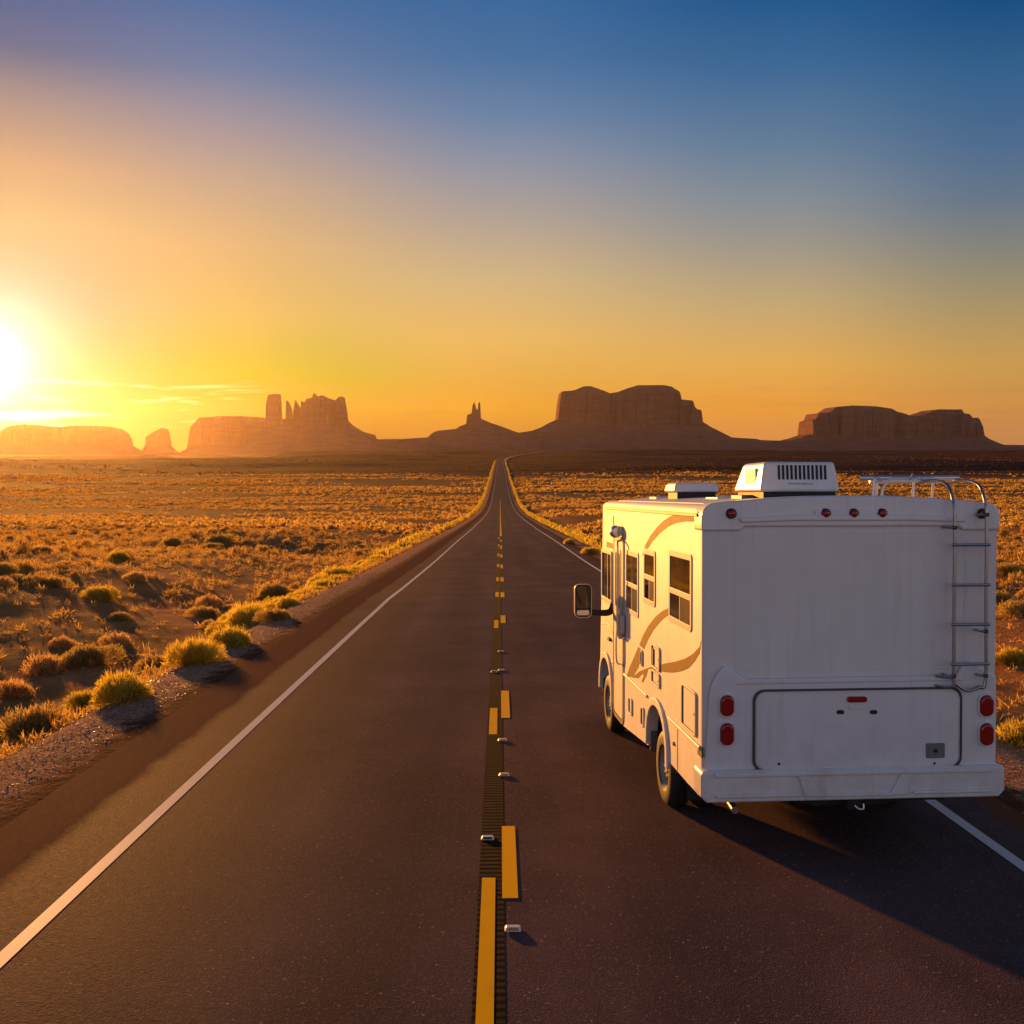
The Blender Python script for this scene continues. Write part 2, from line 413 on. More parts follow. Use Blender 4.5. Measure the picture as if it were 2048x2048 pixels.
# ground
m, nt, b = mat_new('desert_ground'); p = pos(nt, world=True)
at = nt.nodes.new('ShaderNodeAttribute'); at.attribute_name = 'road_x'; rx = N(nt, at.outputs['Fac'])
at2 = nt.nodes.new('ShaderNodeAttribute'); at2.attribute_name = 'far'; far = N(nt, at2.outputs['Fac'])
n1 = noise(nt, .35, 6, .6, p); n2 = noise(nt, 3.5, 5, .65, p); n3 = noise(nt, 28, 3, .6, p)
sand = mix(nt, n1.sstep(.35, .65), (.44, .165, .062), (.58, .24, .095)); sand = mix(nt, n2.sstep(.45, .75), sand, (.16, .060, .030))
veg = mix(nt, n2.sstep(.42, .62), (.20, .105, .038), (.36, .205, .065))
ysep = nt.nodes.new('ShaderNodeSeparateXYZ'); nt.links.new(p, ysep.inputs[0]); ypos = N(nt, ysep.outputs[1])
vf = noise(nt, .14, 5, .65, p).sstep(.36, .56)
c = mix(nt, (vf * .6 + .08).clamp(), sand, veg)
c = mix(nt, ypos.sstep(60, 260) * .75, c, veg)
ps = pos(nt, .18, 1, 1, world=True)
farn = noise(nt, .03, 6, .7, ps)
farc = mix(nt, noise(nt, .012, 6, .65, ps).sstep(.38, .62), (.055, .024, .018), (.11, .052, .036))  # darker soil tone on the far rise stands in for its dimmer shading
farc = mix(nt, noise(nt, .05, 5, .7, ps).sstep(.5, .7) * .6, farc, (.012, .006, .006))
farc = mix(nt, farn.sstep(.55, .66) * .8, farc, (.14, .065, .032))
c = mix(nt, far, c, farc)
ax = rx._m('ABSOLUTE')
gv = nt.nodes.new('ShaderNodeTexVoronoi'); nt.links.new(p, gv.inputs[0]); gv.inputs['Scale'].default_value = 30
gsep = nt.nodes.new('ShaderNodeSeparateColor'); nt.links.new(gv.outputs['Color'], gsep.inputs[0]); gr = N(nt, gsep.outputs[0])
grav = mix(nt, gr, (.16, .090, .058), (.54, .32, .20)); grav = mix(nt, gr.sstep(.92, 1), grav, (.66, .46, .30))
edge = ax + (n2 - .5) * 1.3
gm = edge.sstep(6.9, 6.1) * edge.sstep(4.8, 5.2)
c = mix(nt, gm, c, grav)
c = mix(nt, edge.sstep(5.4, 4.9) , c, mix(nt, n2.sstep(.3, .7), (.085, .040, .024), (.13, .062, .036)))
lip = edge.sstep(6.3, 6.8) * edge.sstep(7.8, 7.0)
c = mix(nt, lip * .7, c, (.40, .21, .085))
nt.links.new(c, b.inputs['Base Color']); b.inputs['Roughness'].default_value = 1; b.inputs['Specular IOR Level'].default_value = .007
gd = N(nt, gv.outputs[0])
h = n1 * .5 + n2 * .35 + n3 * .06 + gd * gm * .10
bump(nt, b, h, .8, .22); M['ground'] = m

# rock
m, nt, b = mat_new('red_sandstone'); p = pos(nt, world=True); pz = pos(nt, .15, .15, 1, world=True); pv = pos(nt, 1, 1, .12, world=True)
st = noise(nt, .06, 5, .6, pz).sstep(.35, .65); vt = noise(nt, .03, 6, .65, pv)
c = mix(nt, st, (.20, .103, .070), (.25, .130, .088)); c = mix(nt, vt.sstep(.5, .7) * .25, c, (.13, .065, .045))
nt.links.new(c, b.inputs['Base Color']); b.inputs['Roughness'].default_value = 1; b.inputs['Specular IOR Level'].default_value = .01
bump(nt, b, vt + st * .3, .6, 10); M['rock'] = m
M['stone'] = simple('shoulder_stone', (.48, .27, .15), .4, var=.5, vscale=8)

# foliage
def foliage(name, c1, c2, trans=.35):
    m, nt, b = mat_new(name)
    at = nt.nodes.new('ShaderNodeAttribute'); at.attribute_name = 'tone'; t = N(nt, at.outputs['Fac'])
    oi = nt.nodes.new('ShaderNodeObjectInfo'); r = N(nt, oi.outputs['Random'])
    f = (t * .75 + r * .35).clamp()
    c = mix(nt, f, c1, c2); nt.links.new(c, b.inputs['Base Color']); b.inputs['Roughness'].default_value = .75; b.inputs['Specular IOR Level'].default_value = .15
    tr = nt.nodes.new('ShaderNodeBsdfTranslucent'); nt.links.new(scale_col(nt, c, 1.5), tr.inputs[0])
    ms = nt.nodes.new('ShaderNodeMixShader'); ms.inputs[0].default_value = trans
    nt.links.new(b.outputs[0], ms.inputs[1]); nt.links.new(tr.outputs[0], ms.inputs[2])
    nt.links.new(ms.outputs[0], nt.nodes['Material Output'].inputs[0]); return m
M['sage'] = foliage('sage_foliage', (.20, .145, .045), (.46, .33, .10), .7)
M['rabbit'] = foliage('rabbitbrush_foliage', (.23, .20, .028), (.62, .46, .06), .7)
M['rust'] = foliage('dry_brush_foliage', (.34, .20, .075), (.60, .40, .15), .7)
M['mixbrush'] = foliage('mixed_brush', (.20, .12, .040), (.54, .36, .095), .65)
M['twig'] = simple('twig_bark', (.10, .065, .04), .9, var=.3)

# ------------------------------------------------------------------ terrain
HW = 7.86
_prof = [(302, 1124), (193, 1081), (132, 1059), (82, 1038), (57, 1025), (41.5, 1008.6), (31.3, 986), (23, 964), (16.8, 941.5), (11.2, 923)]
PD = [-60, 0, 28] + [F * HW / a for a, r in _prof] + [1600, 2350, 2650, 2850, 3600, 5500, 12000]
PZ = [2.56, 0, -1.2] + [CAMZ - (r - 905) * (F * HW / a) / F for a, r in _prof] + [CAMZ - 11 * 1600 / F, CAMZ + 1.5, CAMZ + 6.3, CAMZ + 5, -4, -2, -2]
_PDn = np.array(PD, float); _PZn = np.array(PZ, float)
_sy = np.concatenate([np.arange(-60, 200, 2.0), np.arange(200, 12000, 20.0)])
_sz = np.interp(_sy, _PDn, _PZn)
def _sm(y, z):
    o = z.copy()
    for i in range(len(y)):
        wd = max(8, abs(y[i]) * .12); mk = np.abs(y - y[i]) < wd
        k = (1 - ((y[mk] - y[i]) / wd) ** 2)
        gp = np.gradient(y)[mk]
        # local linear fit keeps straight stretches exact
        A = np.stack([np.ones(mk.sum()), y[mk] - y[i]], 1); W = k * gp
        o[i] = np.linalg.lstsq(A * W[:, None] ** .5, z[mk] * W ** .5, rcond=None)[0][0]
    return o
_sz = _sm(_sy, _sz)
_near = np.interp(_sy, [-60, 28], [2.56, -1.2]); _bl = sst(22, 34, _sy); _sz = _near * (1 - _bl) + _sz * _bl
def P(y): return np.interp(y, _sy, _sz)
def CX(y): return np.where(np.asarray(y) > 1500, 95 * (np.maximum(np.asarray(y, float) - 1500, 0) / 850) ** 1.4, 0.0)

EL, ER = -4.75, 5.15            # asphalt edges
def H(x, y):
    x = np.asarray(x, float); y = np.asarray(y, float)
    rx = x - CX(y); base = P(y)
    a = x / np.maximum(y, 60)
    aw = a + .012 * fbm(y / 200, x * 0 + 4, 2)
    base = base - sst(1500, 2500, y) * (3 * sst(-.13, -.19, aw) + 15 * sst(-.205, -.225, aw) + 8 * sst(-.275, -.30, aw) + 12 * sst(-.30, -.5, aw)) * (1 - .45 * sst(3000, 5500, y))
    d = np.where(rx < 0, EL - rx, rx - ER)          # distance beyond the asphalt edge
    near = 1 - sst(110, 260, y)
    h = np.where(d < -.15, -.16, -.006 - .05 * np.clip(d, 0, 1.6))
    h = h - .30 * sst(1.1, 2.3, d)
    side = rx < 0
    wob = fbm(y / 23, x * 0 + 3.7, 3)
    dd = d + 1.3 * wob
    left = -.50 * sst(1.7, 4.6, dd) + (.82 + .5 * fbm(y / 31, 0 * x + 8.2, 2)) * sst(4.6, 18, dd) * near - .1 * sst(15, 35, dd)
    right = -.45 * sst(2.0, 4.5, dd) + (.55 + .4 * fbm(y / 27, 0 * x + 1.2, 2)) * sst(5.5, 10, dd)
    h = h + np.where(side, left, right)
    nz = sst(2.2, 9, d)
    h = h + nz * (.15 * fbm(x / 4.5, y / 4.5, 3) + .45 * fbm(x / 19 + 5, y / 19, 3) + .38 * fbm(x / 8 + 3, y / 11, 2) * sst(4, 12, d) * (1 - sst(90, 220, y)))
    h = h + sst(30, 160, d) * (.9 * fbm(x / 90, y / 60 + 4, 3) * sst(60, 300, y) + 8.0 * fbm(x / 420 + 3, y / 260, 5) * sst(500, 1500, y))
    h = h + .07 * fbm(x / 1.3, y / 1.3, 3) * sst(1.2, 3, d)
    # a low scarp where the plain meets the foot of the far rise
    sy = 1020 + 120 * fbm(x / 300, 0 * y + 2.2, 3)
    h = h + sst(40, 200, d) * 5.0 * (sst(0, 120, y - sy) - sst(150, 600, y - sy))
    return base + h

rows = [-60, -50, -42, -36, -30]
while rows[-1] < 36: rows.append(rows[-1] + .35)
st_ = .35
while rows[-1] < 11500: st_ = min(max(.35, (rows[-1] + 4) * .0125), 120); rows.append(rows[-1] + st_)
rows = np.array(rows)
inner = np.concatenate([np.arange(-11, EL, .32), [EL, EL + .14, EL + .16, -3, 0, 3.4, ER - .16, ER - .14, ER], np.arange(ER + .25, 11.2, .32)])
tt = np.linspace(0, 1, 96)[1:]
Ys = np.repeat(rows[:, None], len(inner) + 2 * len(tt), 1)
span = 40 + 1.0 * (rows + 60)
Lx = -11 - (tt[None, ::-1] * .12 + .88 * tt[None, ::-1] ** 2.1) * span[:, None]
Rx = 11.2 + (tt[None] * .12 + .88 * tt[None] ** 2.1) * span[:, None]
Xs = np.concatenate([Lx, np.repeat(inner[None], len(rows), 0), Rx], 1)
Rxx = Xs.copy(); Xs = Xs + CX(Ys)
Zs = H(Xs, Ys)
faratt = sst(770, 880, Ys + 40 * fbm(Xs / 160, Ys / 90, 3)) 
cx_sym = np.where(Rxx < 0, Rxx - (EL + 4.75), Rxx - (ER - 4.75))
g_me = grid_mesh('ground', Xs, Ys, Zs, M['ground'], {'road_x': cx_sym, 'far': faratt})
ground = tag(new_obj('ground', g_me), kind='structure')

# road sheets
ry = np.array([r for r in rows if -31 < r < 2800])
def sheet(name, xs, mat, lift, y0=-30, y1=2700, ysrc=None, parent=None, kind='structure'):
    yy = ysrc if ysrc is not None else np.concatenate([[y0], ry[(ry > y0) & (ry < y1)], [y1]])
    Y = np.repeat(yy[:, None], len(xs), 1); X = np.array(xs)[None] + CX(Y); Z = P(Y) + lift
    if name == 'road':   # crumbling edges
        X[:, 0] += .035 * fbm(yy / .6, yy * 0 + 2, 3) - .02; X[:, -1] += .035 * fbm(yy / .9, yy * 0 + 7, 3) + .02
    o = new_obj(name, grid_mesh(name, X, Y, Z, mat), parent)
    return tag(o, kind=kind)
sheet('road', [EL, -3.4, -1.7, 0, 2.2, 4.4, ER], M['asphalt'], 0)
sheet('edge_line_marking', [-3.47, -3.35], M['white_line'], .004)
sheet('edge_line_marking', [4.40, 4.52], M['white_line'], .004)
sheet('rumble_strip_marking', [-.175, .0, .03], M['rumble'], .004, y1=75)
vm = []; YL = [(2.2, 8.04), (12.97, 14.6), (23.5, 25), (31, 32.8), (38, 40), (47, 49.4), (57, 60), (70, 73), (84, 88)]
YR = [(7.62, 9.32), (13.94, 15.9), (24.4, 26), (30.8, 32.7), (37.7, 40), (46, 49), (55.5, 59), (66, 71), (78, 82.5)]
for seq, (a, bb) in ((YL, (-.15, -.04)), (YR, (.015, .14))):
    for y0, y1 in seq:
        sheet('lane_dash_marking', [a, bb], M['yellow_line'], .008, y0, y1)
sheet('centre_line_marking', [-.02, .16], M['yellow_line'], .008, 92, 420)

sheet('dirt_path', [ER + .6, ER + 6.5], simple('pale_track_dirt', (.42, .30, .20), .9, spec=.02), .35, 1460, 2640)
def slope(y): return math.atan(float(P(y + .5) - P(y - .5)))

def on_ground(px, row):
    """where the line of sight through a spot of the photograph meets the terrain"""
    bpy.context.view_layer.update(); m_ = cam.matrix_world
    d = m_.to_3x3() @ Vector(((px - 1024) / F, (1024 - row) / F, -1)); d /= d.y
    t = np.concatenate([np.arange(4, 200, .05), np.arange(200, 2500, 1)])
    x = d.x * t; z = CAMZ + d.z * t
    hit = np.nonzero(z < H(x, t))[0]
    if len(hit) == 0: return None
    i = hit[0]; return float(x[i]), float(t[i]), float(H(x[i], t[i]))

# ------------------------------------------------------------------ mesas
def conv(ox, oy, s, pts): return [(ox + a / s, oy + b / s) for a, b in pts]
def mesa(name, label, T, S0, D, vc, vs, seed, kind='structure', cat='mesa', step=3.5):
    px = np.array([p[0] for p in T], float); rw = np.array([p[1] for p in T], float)
    xs = np.arange((px[0] - 1000) / F * D, (px[-1] - 1000) / F * D, step)
    pq = xs * F / D + 1000
    zt = CAMZ - (np.interp(pq, px, rw) - 905) * D / F
    zs = CAMZ - (np.interp(pq, [p[0] for p in S0], [p[1] for p in S0]) - 905) * D / F
    zs = np.minimum(zs, zt); base = -12.0
    VC = np.interp(pq, [p[0] for p in vc], [p[1] for p in vc]) if isinstance(vc, list) else np.full(len(xs), float(vc))
    vmax = VC.max()
    near_v = np.unique(np.concatenate([np.linspace(0, vmax * 1.35 + 30, 90), np.linspace(vmax * 1.35 + 30, vs, 40)]))
    v = np.concatenate([-near_v[::-1], near_v[1:]])
    X, V = np.meshgrid(xs, v)
    sg = np.where(V < 0, 0, 40)
    flute = (np.abs(fbm(X / 55 + seed, V / 90 + seed + sg, 4)) * 1.6 - .35) * np.minimum(VC * .45, 45)[None]
    fine = fbm(X / 11 + seed, V / 14 + sg, 3) * np.minimum(VC * .12, 6)[None]
    e = VC[None] - flute - fine - np.abs(V)
    e = e * np.maximum(1, 48 / VC)[None]
    cl = .55 * sst(-4, 7, e) + .30 * sst(4, 15, e - 5 * fbm(X / 30, V / 30 + seed, 2)) + .15 * sst(10, 34, e)
    ks = sst(0, 0.12, np.minimum(np.arange(len(xs)), np.arange(len(xs))[::-1]) / len(xs))
    tv = np.clip((np.abs(V) - VC[None] * .8) / (vs - VC[None] * .8), 0, 1)
    gul = 1 + .18 * fbm(X / 60 + seed, V / 200, 3) * sst(0, .15, tv)
    tal = np.clip(1 - tv, 0, 1) ** 1.9 * gul
    top = zs[None] + (zt - zs)[None] * cl
    Z = base + (top - base) * np.where(cl > .02, 1, 0) if False else base + (zs[None] - base) * np.minimum(tal, 1) + (zt - zs)[None] * cl
    Z = Z + fbm(X / 9, V / 9 + seed, 2) * .8
    o = new_obj(name, grid_mesh(name, X, V + D, Z, M['rock'], smooth=False))
    return tag(o, label, cat, kind=kind)
c5 = lambda p: conv(0, 740, 2.542, p); c6 = lambda p: conv(740, 740, 2.542, p); c7 = lambda p: conv(1400, 740, 2.981, p)
mesa('mesa', 'long flat mesa farthest left, faded orange beside the sun',
     [(-150, 914), (-60, 912), (0, 910), (12, 908), (18, 897), (22.8, 868), (39, 854), (73, 850), (98, 853), (142, 856), (165, 853), (214, 853), (236, 858), (251, 867), (254, 889), (271, 900), (285, 905), (300, 912)],
     [(-150, 914), (0, 910), (18, 896), (40, 888), (240, 888), (254, 890), (271, 900), (285, 905), (300, 912)], 6300, 150, 520, 1.1)
mesa('butte', 'small lone butte between the two flat mesas on the left',
     [(262, 912), (285, 905), (297, 897), (301, 886), (301.5, 872), (312, 866), (328, 856), (340, 860), (344, 893), (356, 904), (372, 911)],
     [(262, 912), (285, 905), (301, 892), (344, 894), (356, 904), (372, 911)], 6500, 55, 260, 2.3, cat='butte')
mesa('mesa', 'broad flat-topped mesa standing just left of the tall rock tower',
     [(352, 912), (370, 908), (382, 903), (393, 895), (398, 854), (407, 846), (413, 837.5), (456, 834), (496, 834), (535, 837), (576, 839), (640, 842), (690, 850), (700, 890), (720, 905)],
     [(352, 912), (393, 895), (410, 886), (640, 886), (700, 892), (720, 905)], 6900, 170, 480, 3.7)
mesa('butte', 'castle-like rock with a square tower and thin spires at its left end',
     [(425, 912), (470, 897), (500, 880), (520, 866), (535, 858), (536.5, 838), (538, 803), (541, 791), (555, 789), (564.5, 790), (566, 838), (574.5, 840), (575.6, 801), (580.6, 805), (586, 815), (589, 838), (590, 819), (594, 800), (602, 815), (604, 819), (606, 802), (610, 807), (616.5, 805), (617.6, 800), (629, 797), (632, 788), (639, 796), (649, 792), (656, 796), (673, 802), (682.5, 796), (689.6, 795), (693, 815), (695.5, 842), (704, 850), (716, 858), (726, 864), (749, 870), (752, 878), (800, 884), (850, 902)],
     [(425, 912), (470, 897), (500, 880), (535, 860), (560, 853), (600, 850), (690, 852), (704, 854), (716, 858), (749, 871), (770, 881), (800, 886), (850, 903)], 5800,
     [(530, 38), (568, 38), (575, 16), (604, 20), (612, 70), (690, 80)], 420, 5.2, cat='butte', step=2.0)
mesa('butte', 'slender twin-spired pinnacle on a cone of scree above the road',
     c6([(150, 360), (180, 350), (295, 343), (320, 320), (345, 310), (440, 300), (455, 288), (490, 275), (495, 228), (517, 222), (523, 180), (530, 163), (537, 180), (541, 200), (548, 205), (552, 170), (557, 163), (561, 170), (565, 248), (610, 268), (680, 292), (750, 318), (820, 335), (900, 400)]),
     c6([(150, 360), (295, 343), (320, 320), (345, 310), (440, 300), (490, 278), (530, 262), (565, 258), (610, 268), (680, 292), (750, 318), (820, 335), (900, 400)]), 5600,
     c6([(440, 12 * 0 + 0)]) and [(920, 18), (935, 20), (942, 10), (962, 10)], 330, 7.9, cat='butte', step=1.6)
mesa('mesa', 'largest mesa, right of the road, with a notch in its level top',
     c6([(560, 400), (690, 330), (750, 322), (820, 312), (865, 295), (910, 270), (948, 255), (953, 190), (965, 118), (1030, 112), (1075, 93), (1110, 93), (1160, 110), (1205, 127), (1240, 122), (1290, 103), (1340, 88), (1470, 87), (1510, 95), (1550, 120), (1558, 158), (1615, 163), (1622, 190), (1635, 205), (1657, 210), (1660, 265), (1700, 290), (1760, 320), (1810, 345), (1932, 352), (2100, 400)]),
     c6([(560, 400), (690, 330), (820, 312), (865, 295), (910, 272), (950, 258), (1300, 250), (1650, 262), (1700, 290), (1760, 320), (1810, 345), (1932, 356), (2100, 400)]), 5900, 190, 620, 9.4)
mesa('mesa', 'wide broken mesa on the skyline above the motorhome roof rack',
     c7([(300, 440), (380, 428), (500, 422), (560, 408), (627, 385), (630, 305), (655, 298), (670, 262), (730, 258), (775, 225), (870, 218), (1000, 222), (1110, 238), (1150, 257), (1215, 280), (1250, 280), (1300, 265), (1370, 240), (1510, 240), (1520, 262), (1555, 268), (1575, 292), (1610, 287), (1620, 310), (1632, 385), (1680, 415), (1740, 440), (1800, 458), (1932, 466), (2100, 480)]),
     c7([(300, 440), (500, 422), (560, 408), (627, 388), (900, 380), (1300, 378), (1630, 388), (1680, 415), (1740, 440), (1800, 458), (1932, 466), (2100, 480)]), 6100, 160, 520, 12.6)
# long low hills joining the mesas
hx = np.arange(-1500, 6200, 25.0); hv = np.linspace(-900, 1100, 50)
HX, HV = np.meshgrid(hx, hv); hp = hx * F / 6900 + 1000
hz = CAMZ - (np.interp(hp, [560, 700, 760, 800, 880, 1500, 1560, 2048, 2600], [912, 884, 879, 878, 880, 880, 881, 890, 893]) - 905) * 6900 / F
HZ = -14 + (hz[None] + 14) * np.clip(1 - (np.abs(HV) / 900), 0, 1) ** .8 * (1 + .03 * fbm(HX / 200, HV / 200, 3))
tag(new_obj('hills', grid_mesh('hills', HX, HV + 6900, HZ, M['rock'])), kind='structure')

# ------------------------------------------------------------------ motorhome
YAW = 3.4; X0, D0 = 1.72, 8.30
sa, ca = math.sin(R(YAW)), math.cos(R(YAW))
bpy.context.view_layer.update()
CM = cam.matrix_world.copy()
def ray(px, row): return CM.translation.copy(), (CM.to_3x3() @ Vector(((px - 1024) / F, (1024 - row) / F, -1))).normalized()
tilt = -math.atan(.0427)
RM = Matrix.Translation((X0, D0, float(P(D0)))) @ Matrix.Rotation(tilt, 4, 'X') @ Matrix.Rotation(R(YAW), 4, 'Z')
def loc_ray(px, row):
    o, d = ray(px, row); I = RM.inverted(); return I @ o, I.to_3x3() @ d
def side(px, row):
    o, d = loc_ray(px, row); t = -o.x / d.x; q = o + d * t; return q.y, q.z
def rear0(px, row, y=0.0):
    o, d = loc_ray(px, row); t = (y - o.y) / d.y; q = o + d * t; return q.x, q.z
HWB = rear0(1993, 1250)[0] / 2
def rear(px, row, y=0.0):
    x_, z_ = rear0(px, row, y); return x_ - HWB, z_
zr = lambda z: (lambda p: p)
t_side = lambda pts: [side(1140 + a / 3.577, 960 + b / 3.577) for a, b in pts]

rv = bpy.data.objects.new('motorhome', None); col.objects.link(rv)
tag(rv, 'white motorhome with tan swooshes driving away on the right lane', 'motorhome')
rv.matrix_world = RM @ Matrix.Translation((HWB, 0, 0))

SX = -HWB                         # left wall plane
def arch(cy, r, top, z0, n=12):
    pts = []
    for k in range(n + 1):
        a = math.pi * k / n; pts.append((cy - r * math.cos(a), z0 + (top - z0) * math.sin(a) ** .75))
    return pts
outline = [(0.0, .60), (.06, .58), (.5, .57), (1.22, .57)] + arch(1.72, .45, 1.0, .50) + [(2.2, .48), (3.58, .36), (4.2, .36), (4.3, .42)] + arch(4.86, .44, .98, .50) + \
          [(5.34, .5), (5.58, .52), (5.66, .9), (5.62, 1.35), (5.50, 2.3), (5.36, 2.85), (5.2, 3.02), (5.0, 3.09), (0, 3.09)]
me = bpy.data.meshes.new('body'); bm = bmesh.new()
vsL = [bm.verts.new((SX, y, z)) for y, z in outline]; vsR = [bm.verts.new((HWB, y, z)) for y, z in outline]
bm.faces.new(vsL); bm.faces.new(vsR[::-1]); n = len(outline)
for i in range(n): bm.faces.new((vsL[i], vsL[(i + 1) % n], vsR[(i + 1) % n], vsR[i]))
bmesh.ops.recalc_face_normals(bm, faces=bm.faces)
bm.edges.ensure_lookup_table()
def pick(f): return [e for e in bm.edges if f(e.verts[0].co) and f(e.verts[1].co) and abs(e.verts[0].co.x - e.verts[1].co.x) < 1e-5]
bmesh.ops.bevel(bm, geom=pick(lambda c: c.y > 5.35 and c.z > .51), offset=.26, segments=6, profile=.5, affect='EDGES')
bmesh.ops.bevel(bm, geom=pick(lambda c: c.z > 3.08 and c.y < 5.01), offset=.075, segments=5, profile=.5, affect='EDGES')
bmesh.ops.bevel(bm, geom=pick(lambda c: c.y < .01 and .6 < c.z < 3.05), offset=.035, segments=4, profile=.5, affect='EDGES')
bm.to_mesh(me); bm.free(); me.materials.append(M['paint'])
for p_ in me.polygons: p_.use_smooth = True
me.set_sharp_from_angle(angle=R(25))
body = new_obj('body', me, rv)

# crowned roof sheet
pr = [(-1.12, 3.05)] + [(x, 3.095 + .062 * (1 - (x / 1.12) ** 2)) for x in np.linspace(-1.12, 1.12, 15)] + [(1.12, 3.05)]
MB().prism(pr, 'y', .16, 5.05).build('roof', M['roofm'], rv)
# gutter rail
for sx in (-1, 1):
    MB().box(min(sx * (HWB + .003), sx * (HWB + .025)), max(sx * (HWB + .003), sx * (HWB + .025)), .1, 5.0, 2.985, 3.01).build('gutter_rail', M['seam'], rv)
    MB().box(min(sx * (HWB - .005), sx * (HWB + .016)), max(sx * (HWB - .005), sx * (HWB + .016)), .1, 5.0, 3.012, 3.03).build('gutter_trim', M['trim'], rv)

# rear cap: crowned top, rounded shoulders
def cap_outline(w_, z0, zt, crown, r=.12):
    pts = [(w_, z0), (w_, zt - r)]
    pts += [(w_ - r + r * math.cos(R(a)), zt - r + r * math.sin(R(a))) for a in (18, 36, 54, 72, 90)]
    pts += [(x, zt + crown * (1 - (x / (w_ - r)) ** 2)) for x in np.linspace(w_ - r - .1, -(w_ - r - .1), 13)]
    pts += [(-(w_ - r) + r * math.cos(R(a)), zt - r + r * math.sin(R(a))) for a in (90, 108, 126, 144, 162)]
    pts += [(-w_, zt - r), (-w_, z0)]
    return pts
capo = cap_outline(HWB + .012, 2.865, 3.105, .062) + [(-.98, 2.865), (-.94, 2.90), (.94, 2.90), (.98, 2.865)]
MB().prism(capo, 'y', -.03, .24).build('rear_cap', M['cap'], rv, bevel=.02, seg=3, ang=50)
MB().prism([(-1.0, 2.975), (-.5, 3.005), (.5, 3.005), (1.0, 2.975), (.98, 2.935), (.5, 2.95), (-.5, 2.95), (-.98, 2.935)], 'y', -.055, -.026).build('cap_rib', M['cap'], rv, bevel=.018, seg=3)
lp = rrect(-.34, .32, 2.965, 3.045, .035)
MB().prism(lp, 'y', -.048, -.025).build('light_pod', M['cap'], rv, bevel=.015, seg=3)
for px in (1460, 1648, 1703.5, 1760, 1960):
    x, z = rear(px, 1027)
    o = MB().lathe([(0, -.078), (.018, -.076), (.030, -.066), (.036, -.045), (.036, -.025)], 'y', (x, 0, z), 20).build('marker_light', M['red'], rv)
    MB().lathe([(.037, -.026), (.037, -.054), (.044, -.050), (.046, -.026)], 'y', (x, 0, z), 20).build('lamp_bezel', M['black'], o)

# rear wall panel seam lines
sx0, sz0 = -1.05, 0
MB().ring(rrect(-1.02, 1.02, 1.665, 2.855, .05), rrect(-1.013, 1.013, 1.672, 2.848, .046), 'y', -.004, .002).build('wall_seam', M['cap'], rv)

# lower fascia with its swept crest
crest = [rear(a * 1.06, b * 1.06) for a, b in [(1337, 1306), (1341, 1290), (1352, 1268), (1365, 1254), (1380, 1262), (1397, 1274), (1412, 1281), (1600, 1281), (1785, 1279)]]
crest += [(.93, crest[-1][1] + .02), (.98, 1.70), (1.05, 1.735), (1.10, 1.71), (HWB - .02, 1.60), (HWB - .015, 1.54)]
fasc = [(-HWB + .015, .815)] + [(max(x, -HWB + .015), z) for x, z in crest] + [(HWB - .015, .815)]
MB().prism(fasc[::-1], 'y', -.045, .004).build('rear_fascia', M['cap'], rv, bevel=.032, seg=4)
# step below crest
MB().prism([(-1.0, 1.605), (.95, 1.61), (.98, 1.565), (-1.03, 1.56)][::-1], 'y', -.060, -.036).build('fascia_ledge', M['cap'], rv, bevel=.02, seg=4)
# cargo door
dl, dt_ = rear(1502, 1377); dr, db = rear(1917, 1533)
MB().ring(rrect(dl, dr, db, dt_, .10, 7), rrect(dl + .018, dr - .018, db + .018, dt_ - .018, .09, 7), 'y', -.056, -.040).build('door_gasket', M['seam'], rv)
cd = MB().prism(rrect(dl + .022, dr - .022, db + .022, dt_ - .022, .085, 7), 'y', -.060, -.03).build('cargo_door', M['cap'], rv, bevel=.006, seg=2)
MB().ring(rrect(dl + .028, dr - .028, db + .028, dt_ - .028, .085, 7), rrect(dl + .034, dr - .034, db + .034, dt_ - .034, .08, 7), 'y', -.0635, -.059).build('door_trim_line', M['chrome'], cd)
x, z = rear(1707.5, 1395.5)
MB().prism(rrect(x - .088, x + .088, z - .026, z + .026, .024), 'y', -.078, -.058).build('brake_light', M['red'], cd, bevel=.006)
MB().prism(rrect(x - .075, x + .075, z - .085, z - .045, .02), 'y', -.072, -.058).build('plate_lamp_hood', M['cap'], cd, bevel=.006)
for px in (1675, 1741):
    x, z = rear(px, 1421); MB().prism(rrect(x - .032, x + .032, z - .017, z + .017, .0165), 'y', -.068, -.058).build('plate_lamp', M['slot'], cd)
x0, z1 = rear(1845, 1483); x1, z0 = rear(1882, 1512)
lt = MB().prism(rrect(x0, x1, z0, z1, .012), 'y', -.068, -.058).build('latch_plate', M['grey'], cd, bevel=.003)
MB().lathe([(0, -.08), (.014, -.08), (.018, -.066)], 'y', ((x0 + x1) / 2, 0, (z0 + z1) / 2), 14).build('latch_knob', M['slot'], lt)
for px, rw in ((1553, 1524), (1862, 1523)):
    x, z = rear(px, rw); MB().lathe([(0, -.070), (.010, -.068), (.011, -.058)], 'y', (x, 0, z), 10).build('door_screw', M['slot'], cd)
# tail lights
for cxp in (1450, 1965.5):
    for ra, rb in ((1388, 1429), (1443.5, 1487)):
        x, z1 = rear(cxp, ra); _, z0 = rear(cxp, rb)
        o = MB().prism(rrect(x - .058, x + .058, z0, z1, .055, 7), 'y', -.090, -.04).build('tail_light', M['red'], rv, bevel=.02, seg=4, ang=60)
        MB().ring(rrect(x - .075, x + .075, z0 - .018, z1 + .018, .07, 7), rrect(x - .0585, x + .0585, z0 - .001, z1 + .001, .0555, 7), 'y', -.064, -.04).build('lamp_bezel', M['cap'], o, bevel=.005)
